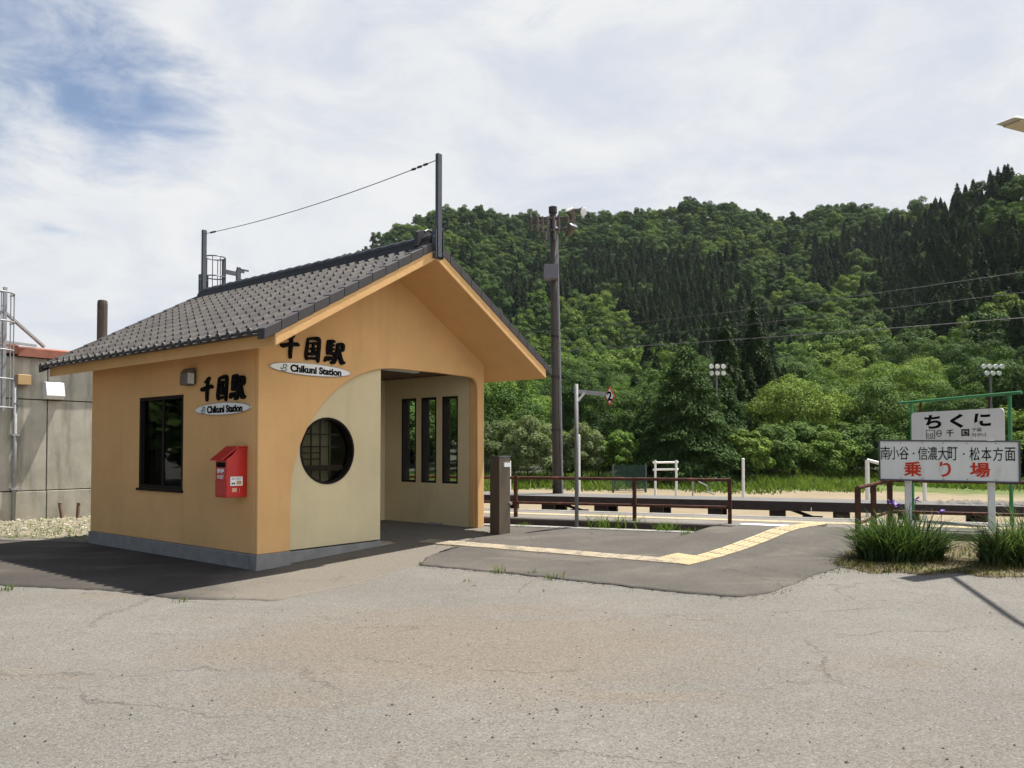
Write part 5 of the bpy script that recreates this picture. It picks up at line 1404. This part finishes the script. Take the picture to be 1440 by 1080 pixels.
# big dark tree behind the white frame
plant('dense_tree', 965, 690, 46, 8.6, 3.4, 'leaf_deep', 'large dark conical tree with layered drooping boughs beside the white pipe rack', None, 'tree', 42000, .125, 21, .03, .5, 60, 'conifer', limbs=8, droop=.55, tr=.22)
plant('dense_tree', 1012, 690, 49, 7.6, 2.4, 'leaf_deep', 'dark tree merging with the right side of the large conical tree', None, 'tree', 24000, .125, 22, .04, .55, 48, 'conifer', limbs=6, droop=.5, tr=.18)
plant('dense_tree', 915, 690, 51, 5.8, 2.5, 'leaf_deep', 'smaller dark tree merging with the left of the large conical tree', None, 'tree', 20000, .125, 23, .05, .6, 40, 'conifer', limbs=5, droop=.5, tr=.14)
for i, (px, d, h, rad, mt, lab) in enumerate((
    (705, 50, 4.2, 2.0, 'leaf_pale', 'pale feathery bush seen between the porch and the lighting pole'),
    (742, 46, 4.0, 1.9, 'leaf_pale', 'pale feathery bush directly left of the lighting pole'),
    (722, 56, 6.5, 2.8, 'leaf_mid', 'green tree rising behind the pale bushes beside the porch'),
    (770, 54, 4.2, 2.0, 'leaf_mid', 'green bush immediately behind the lighting pole'),
    (818, 47, 3.9, 1.7, 'leaf_pale', 'pale yellowish bush right behind the stop marker pole'),
    (842, 50, 3.0, 1.5, 'leaf_bright', 'low light green bush to the right of the stop marker pole'),
    (876, 47, 3.3, 1.45, 'leaf_bright', 'rounded light green bush above the dark netting panel'),
    (795, 51, 2.6, 1.4, 'leaf_mid', 'low green bush between the two poles'),
    (1050, 46, 3.6, 1.5, 'leaf_bright', 'light green bush against the right edge of the dark trees'),
    (1088, 50, 3.8, 2.0, 'leaf_mid', 'ivy-like green bush right of the slim white post'),
    (1128, 54, 4.4, 2.2, 'leaf_mid', 'tall green bush midway between dark trees and sign'),
    (1165, 51, 3.2, 1.9, 'leaf_bright', 'light green bush left of the boarding sign'),
    (1200, 54, 4.0, 2.0, 'leaf_mid', 'green bush just left of the boarding sign, behind the white handrail'),
    (1240, 51, 3.6, 2.0, 'leaf_mid', 'green bush peeping out by the left edge of the boarding sign'),
    (1300, 54, 4.2, 2.4, 'leaf_mid', 'green bush behind the station name board'),
    (1370, 52, 4.2, 2.3, 'leaf_bright', 'light green bush behind the distant floodlight tower'),
    (1430, 50, 5.0, 2.4, 'leaf_bright', 'light green tree showing right of the station name board'),
    (1500, 52, 5.0, 2.6, 'leaf_mid', 'green tree beyond the right edge of the boarding sign'))):
    plant('bush' if h < 4.6 else 'broadleaf_tree', px, 690, d, h, rad, mt, lab, G1 if h < 4.6 else None, 'bush' if h < 4.6 else 'tree', 9500 if mt != 'leaf_pale' else 11000, .09 if mt != 'leaf_pale' else .075, 60 + i, .0, .85, 34, limbs=5, tr=.07)
# trees to the left of the yard, seen mirrored in the side window
for i, (x, y, h, rad, lab) in enumerate(((-20, 15.2, 5.5, 3.4, 'rounded green tree nearest the concrete building on the left, mirrored in the side window'), (-27, 10, 11, 4.6, 'tall green tree left of the yard, mirrored in the side window'), (-31, 17, 12, 5, 'taller green tree left of the concrete building, mirrored in the side window'), (-24, 2, 10, 4.4, 'green tree left of the car park, nearest the camera'))):
    t = thing('broadleaf_tree', (x, y, -.05), lab, 'tree'); V, F = broad_np(90 + i, h, rad, 7000, .26, 40, .02); put('crown', mesh_np('crown', V, F, [M['leaf_mid']]), t)
    tb = trunk_np(h * .8, .22, 90 + i, spread=rad * .7); tb.v = [(a + x, b + y, c) for a, b, c in tb.v]; tb.build('trunk', M['bark'], t, smooth=True)

# ---- grasses
def blades(pts, h, w, bend, rs, seg=2, dirs=None):
    """n curved blades of seg quads; pts (n,3) roots"""
    n = len(pts); a = rs.rand(n) * 6.2832; D = np.stack([np.cos(a), np.sin(a), np.zeros(n)], 1) if dirs is None else dirs
    Sx = np.stack([-D[:, 1], D[:, 0], np.zeros(n)], 1)
    tw = rs.normal(size=(n, 1)) * .6; Sx = Sx + D * tw; Sx /= np.linalg.norm(Sx, axis=1, keepdims=True)
    rows = []
    for k in range(seg + 1):
        t = k / seg; c = pts + D * (bend * t * t)[:, None]; c[:, 2] += h * (t - .28 * (bend / np.maximum(h, .01)) * t * t)
        wd = (w * (1 - t) ** .7 + .0008)[:, None]; rows += [c - Sx * wd, c + Sx * wd]
    V = np.stack(rows, 1).reshape(-1, 3); m = 2 * (seg + 1); b = np.arange(n)[:, None] * m
    F = np.concatenate([b + np.array([[2 * k, 2 * k + 1, 2 * k + 3, 2 * k + 2]]) for k in range(seg)], 0)
    return V, F
def meadow():
    rs = np.random.RandomState(8); n = 26000; P = []
    while len(P) < n:
        px = rs.uniform(560, 1560); d = 37 + 24 * rs.rand() ** .8; x = (px - CX) / FPX * d
        edge = 40 + 3.2 * math.sin(x * .35) + 2 * math.sin(x * .9 + 1)
        if px > 1000 and px < 1500: edge += 2
        if d < edge - 2 * rs.rand(): continue
        P.append((x, d, max(-.56, hill_z(x, d) if d > 56 else -.56)))
    P = np.array(P); clump = np.sin(P[:, 0] * .8) * np.sin(P[:, 1] * .7 + P[:, 0] * .3)
    h = (.28 + .3 * rs.rand(n) + .22 * np.clip(clump, 0, 1)) * np.clip((P[:, 1] - 36) / 7, .25, 1.15)
    V, F = blades(P, h, np.full(n, .035) * rs.uniform(.7, 1.5, n), h * rs.uniform(.2, .8, n), rs)
    tag(put('meadow_grass', mesh_np('meadow_grass', V, F, [M['grass']])), kind='stuff')
meadow()
def tussock(px, py, rx, ry, h, n, seed, lab, flowers):
    c = at_z(px, py, .1); rs = np.random.RandomState(seed); t = thing('tussock_plant', (c.x, c.y, near_z(c.x, c.y)), lab, 'plant', 'flowering tussocks by the signs')
    a = rs.rand(n) * 6.2832; r = np.sqrt(rs.rand(n)); P = np.stack([np.cos(a) * r * rx, np.sin(a) * r * ry, np.full(n, -.01)], 1)
    out = np.stack([np.cos(a) * rx * r, np.sin(a) * ry * r, np.zeros(n)], 1) + rs.normal(size=(n, 3)) * [.42, .42, 0]; out[:, 2] = 0; out /= np.maximum(.01, np.linalg.norm(out, axis=1, keepdims=True))
    lob = 1 + .22 * np.sin(3 * a + seed) * r + .14 * np.sin(7 * a + 2 * seed); hh = h * rs.uniform(.4, 1.18, n) ** .8 * (1.08 - .42 * r * r) * lob; bd = hh * (rs.uniform(.1, .95, n) ** 1.3 + .75 * r * rs.rand(n))
    V, F = blades(P, hh, rs.uniform(.006, .0125, n), bd, rs, 5, out)
    put('leaves', mesh_np('leaves', V, F, [M['tussock']]), t)
    for fx, fz in flowers:
        mb = MB(); b = Vector((c.x + fx, c.y - ry * .3, near_z(c.x, c.y))); tp = b + Vector((.03, -.03, fz)); mb.tube([b, tp], [.005, .004], 5); mb.build('flower_stem', M['tussock'], t)
        pb = MB(); r_ = random.Random(seed + int(fx * 100))
        for k in range(9):
            an = r_.uniform(0, 6.28); e = tp + Vector((math.cos(an) * .045, math.sin(an) * .045, r_.uniform(-.03, .035))); pb.beam(tp, e, .028, .006)
        pb.build('petals', M['purple'], t)
tussock(1266, 792, .54, .30, .66, 1700, 3, 'large tussock with purple flowers at the foot of the boarding sign\'s left post', ((-.20, .76), (.12, .80), (.46, .64), (-.13, .72)))
tussock(1450, 799, .62, .32, .66, 1700, 4, 'dark green tussock at the right end of the verge, below the boarding sign', ())
def verge():
    c = [at_z(1176, 803, .06), at_z(1205, 808, .05), at_z(1225, 813, .05), at_z(1262, 811, .05), at_z(1300, 815, .05), at_z(1345, 813, .05), at_z(1390, 819, .05), at_z(1440, 820, .04), at_z(1560, 826, .04)]
    bk = [Vector((4.95, 11.3)), Vector((5.6, 12.2)), Vector((6.6, 11.9)), Vector((8., 11.4)), Vector((10, 10.6))]
    m = mat('verge_soil', (.105, .078, .044), .95, .35, 6, .6, 50, col2=(.10, .095, .03), c2=(.45, .6), c2scale=2)
    sheet('verge_soil', [p.to_2d() for p in c], bk, near_z, m, 50, 16, .010, .03)
    rs = np.random.RandomState(12); n = 6000; A = resample([p.to_2d() for p in c], 60); Bk = resample(bk, 60); P = []
    for i in range(n):
        k = rs.randint(60); w = rs.rand() ** 1.3 * .75; q = A[k].lerp(Bk[k], w) + Vector((rs.normal() * .06, rs.normal() * .05)); P.append((q.x, q.y, near_z(q.x, q.y) + .005))
    P = np.array(P); h = rs.uniform(.02, .085, n) * (1 + .6 * np.sin(P[:, 0] * 5) * np.sin(P[:, 1] * 7))
    V, F = blades(P, h, rs.uniform(.0025, .005, n), h * rs.uniform(.3, 1.3, n), rs)
    tag(put('verge_grass', mesh_np('verge_grass', V, F, [M['dry']])), kind='stuff')
verge()
def weeds():
    rs = np.random.RandomState(31); P = []; H = []
    def tuft(px, py, z, n, r, h):
        c = at_z(px, py, z)
        if py > 780: n, h = max(6, n // 3), h * .8
        for _ in range(n): P.append((c.x + rs.normal() * r, c.y + rs.normal() * r, near_z(c.x, c.y) + .0)); H.append(h * rs.uniform(.4, 1.1))
    for px, py, z, n, r, h in ((256, 846, 0, 60, .05, .07), (330, 842, 0, 25, .04, .05), (10, 830, 0, 80, .06, .12), (590, 796, .03, 30, .03, .10), (704, 806, .03, 70, .05, .16), (746, 808, .03, 45, .05, .12), (780, 814, .03, 60, .05, .16), (660, 817, .02, 30, .04, .08), (668, 822, .02, 14, .03, .05), (766, 829, .02, 20, .03, .05), (845, 744, .22, 60, .12, .3), (870, 744, .22, 70, .14, .34), (895, 743, .22, 60, .12, .28), (935, 748, .22, 90, .10, .22), (972, 754, .22, 70, .08, .18), (820, 739, .22, 40, .12, .2), (770, 737, .22, 40, .14, .14), (740, 741, .22, 26, .08, .10), (735, 742, .22, 26, .08, .08), (1100, 838, 0, 16, .05, .05), (1150, 815, .05, 60, .12, .05), (1180, 806, .08, 90, .12, .06), (60, 752, 0, 130, .5, .14), (30, 745, 0, 140, .6, .14), (110, 748, 0, 130, .4, .12), (90, 735, 0, 130, .5, .12), (27, 723, 0, 70, .15, .3)):
        tuft(px, py, z, n, r, h)
    P = np.array(P); H = np.array(H); n = len(P)
    V, F = blades(P, H, rs.uniform(.002, .005, n) * (1 + 4 * H), H * rs.uniform(.3, 1.1, n), rs, 3)
    tag(put('weeds', mesh_np('weeds', V, F, [M['grass']])), kind='stuff')
weeds()
def loose_stones():
    rs = np.random.RandomState(44); V = []; F = []; edge = [Vector((*p, 0)) for p in resample(ap_front[2:], 200)]
    for i in range(900):
        if i >= 330: e_ = edge[rs.randint(200)]; c = Vector((e_.x + rs.normal() * .05, e_.y - abs(rs.normal()) * .06, 0))
        elif i < 60: c = at_z(*((780, 1000) + rs.normal(size=2) * (90, 22)), 0)
        else: c = at_z(rs.uniform(-30, 1470), 850 + 230 * rs.rand() ** 1.2, 0)
        s = .004 + .008 * rs.rand() ** 2; an = rs.rand() * 6.28; b = len(V); z0 = near_z(c.x, c.y)
        for d in ((1, 0, .2), (0, 1, .25), (-1, .1, .3), (.1, -.9, .2), (.1, 0, 1)): V.append((c.x + s * (d[0] * math.cos(an) - d[1] * math.sin(an)), c.y + s * (d[0] * math.sin(an) + d[1] * math.cos(an)), z0 + s * d[2]))
        F += [tuple(b + k for k in f) for f in ((0, 1, 4), (1, 2, 4), (2, 3, 4), (3, 0, 4))]
    tag(put('grit', mesh_np('grit', V, F, [mat('dark_grit', (.03, .028, .026), .9, .4, 40)])), kind='stuff')
loose_stones()

def haze():
    o = MB().hexa([(-260, -40, -4), (520, -40, -4), (520, 640, -4), (-260, 640, -4), (-260, -40, 190), (520, -40, 190), (520, 640, 190), (-260, 640, 190)])
    m = bpy.data.materials.new('haze'); m.use_nodes = True; n = m.node_tree.nodes; n.remove(n['Principled BSDF'])
    v = n.new('ShaderNodeVolumePrincipled'); v.inputs['Color'].default_value = (.80, .88, 1, 1); v.inputs['Density'].default_value = .00005; v.inputs['Anisotropy'].default_value = .2
    m.node_tree.links.new(v.outputs[0], n['Material Output'].inputs['Volume'])
    tag(o.build('haze', m), kind='stuff')
haze()
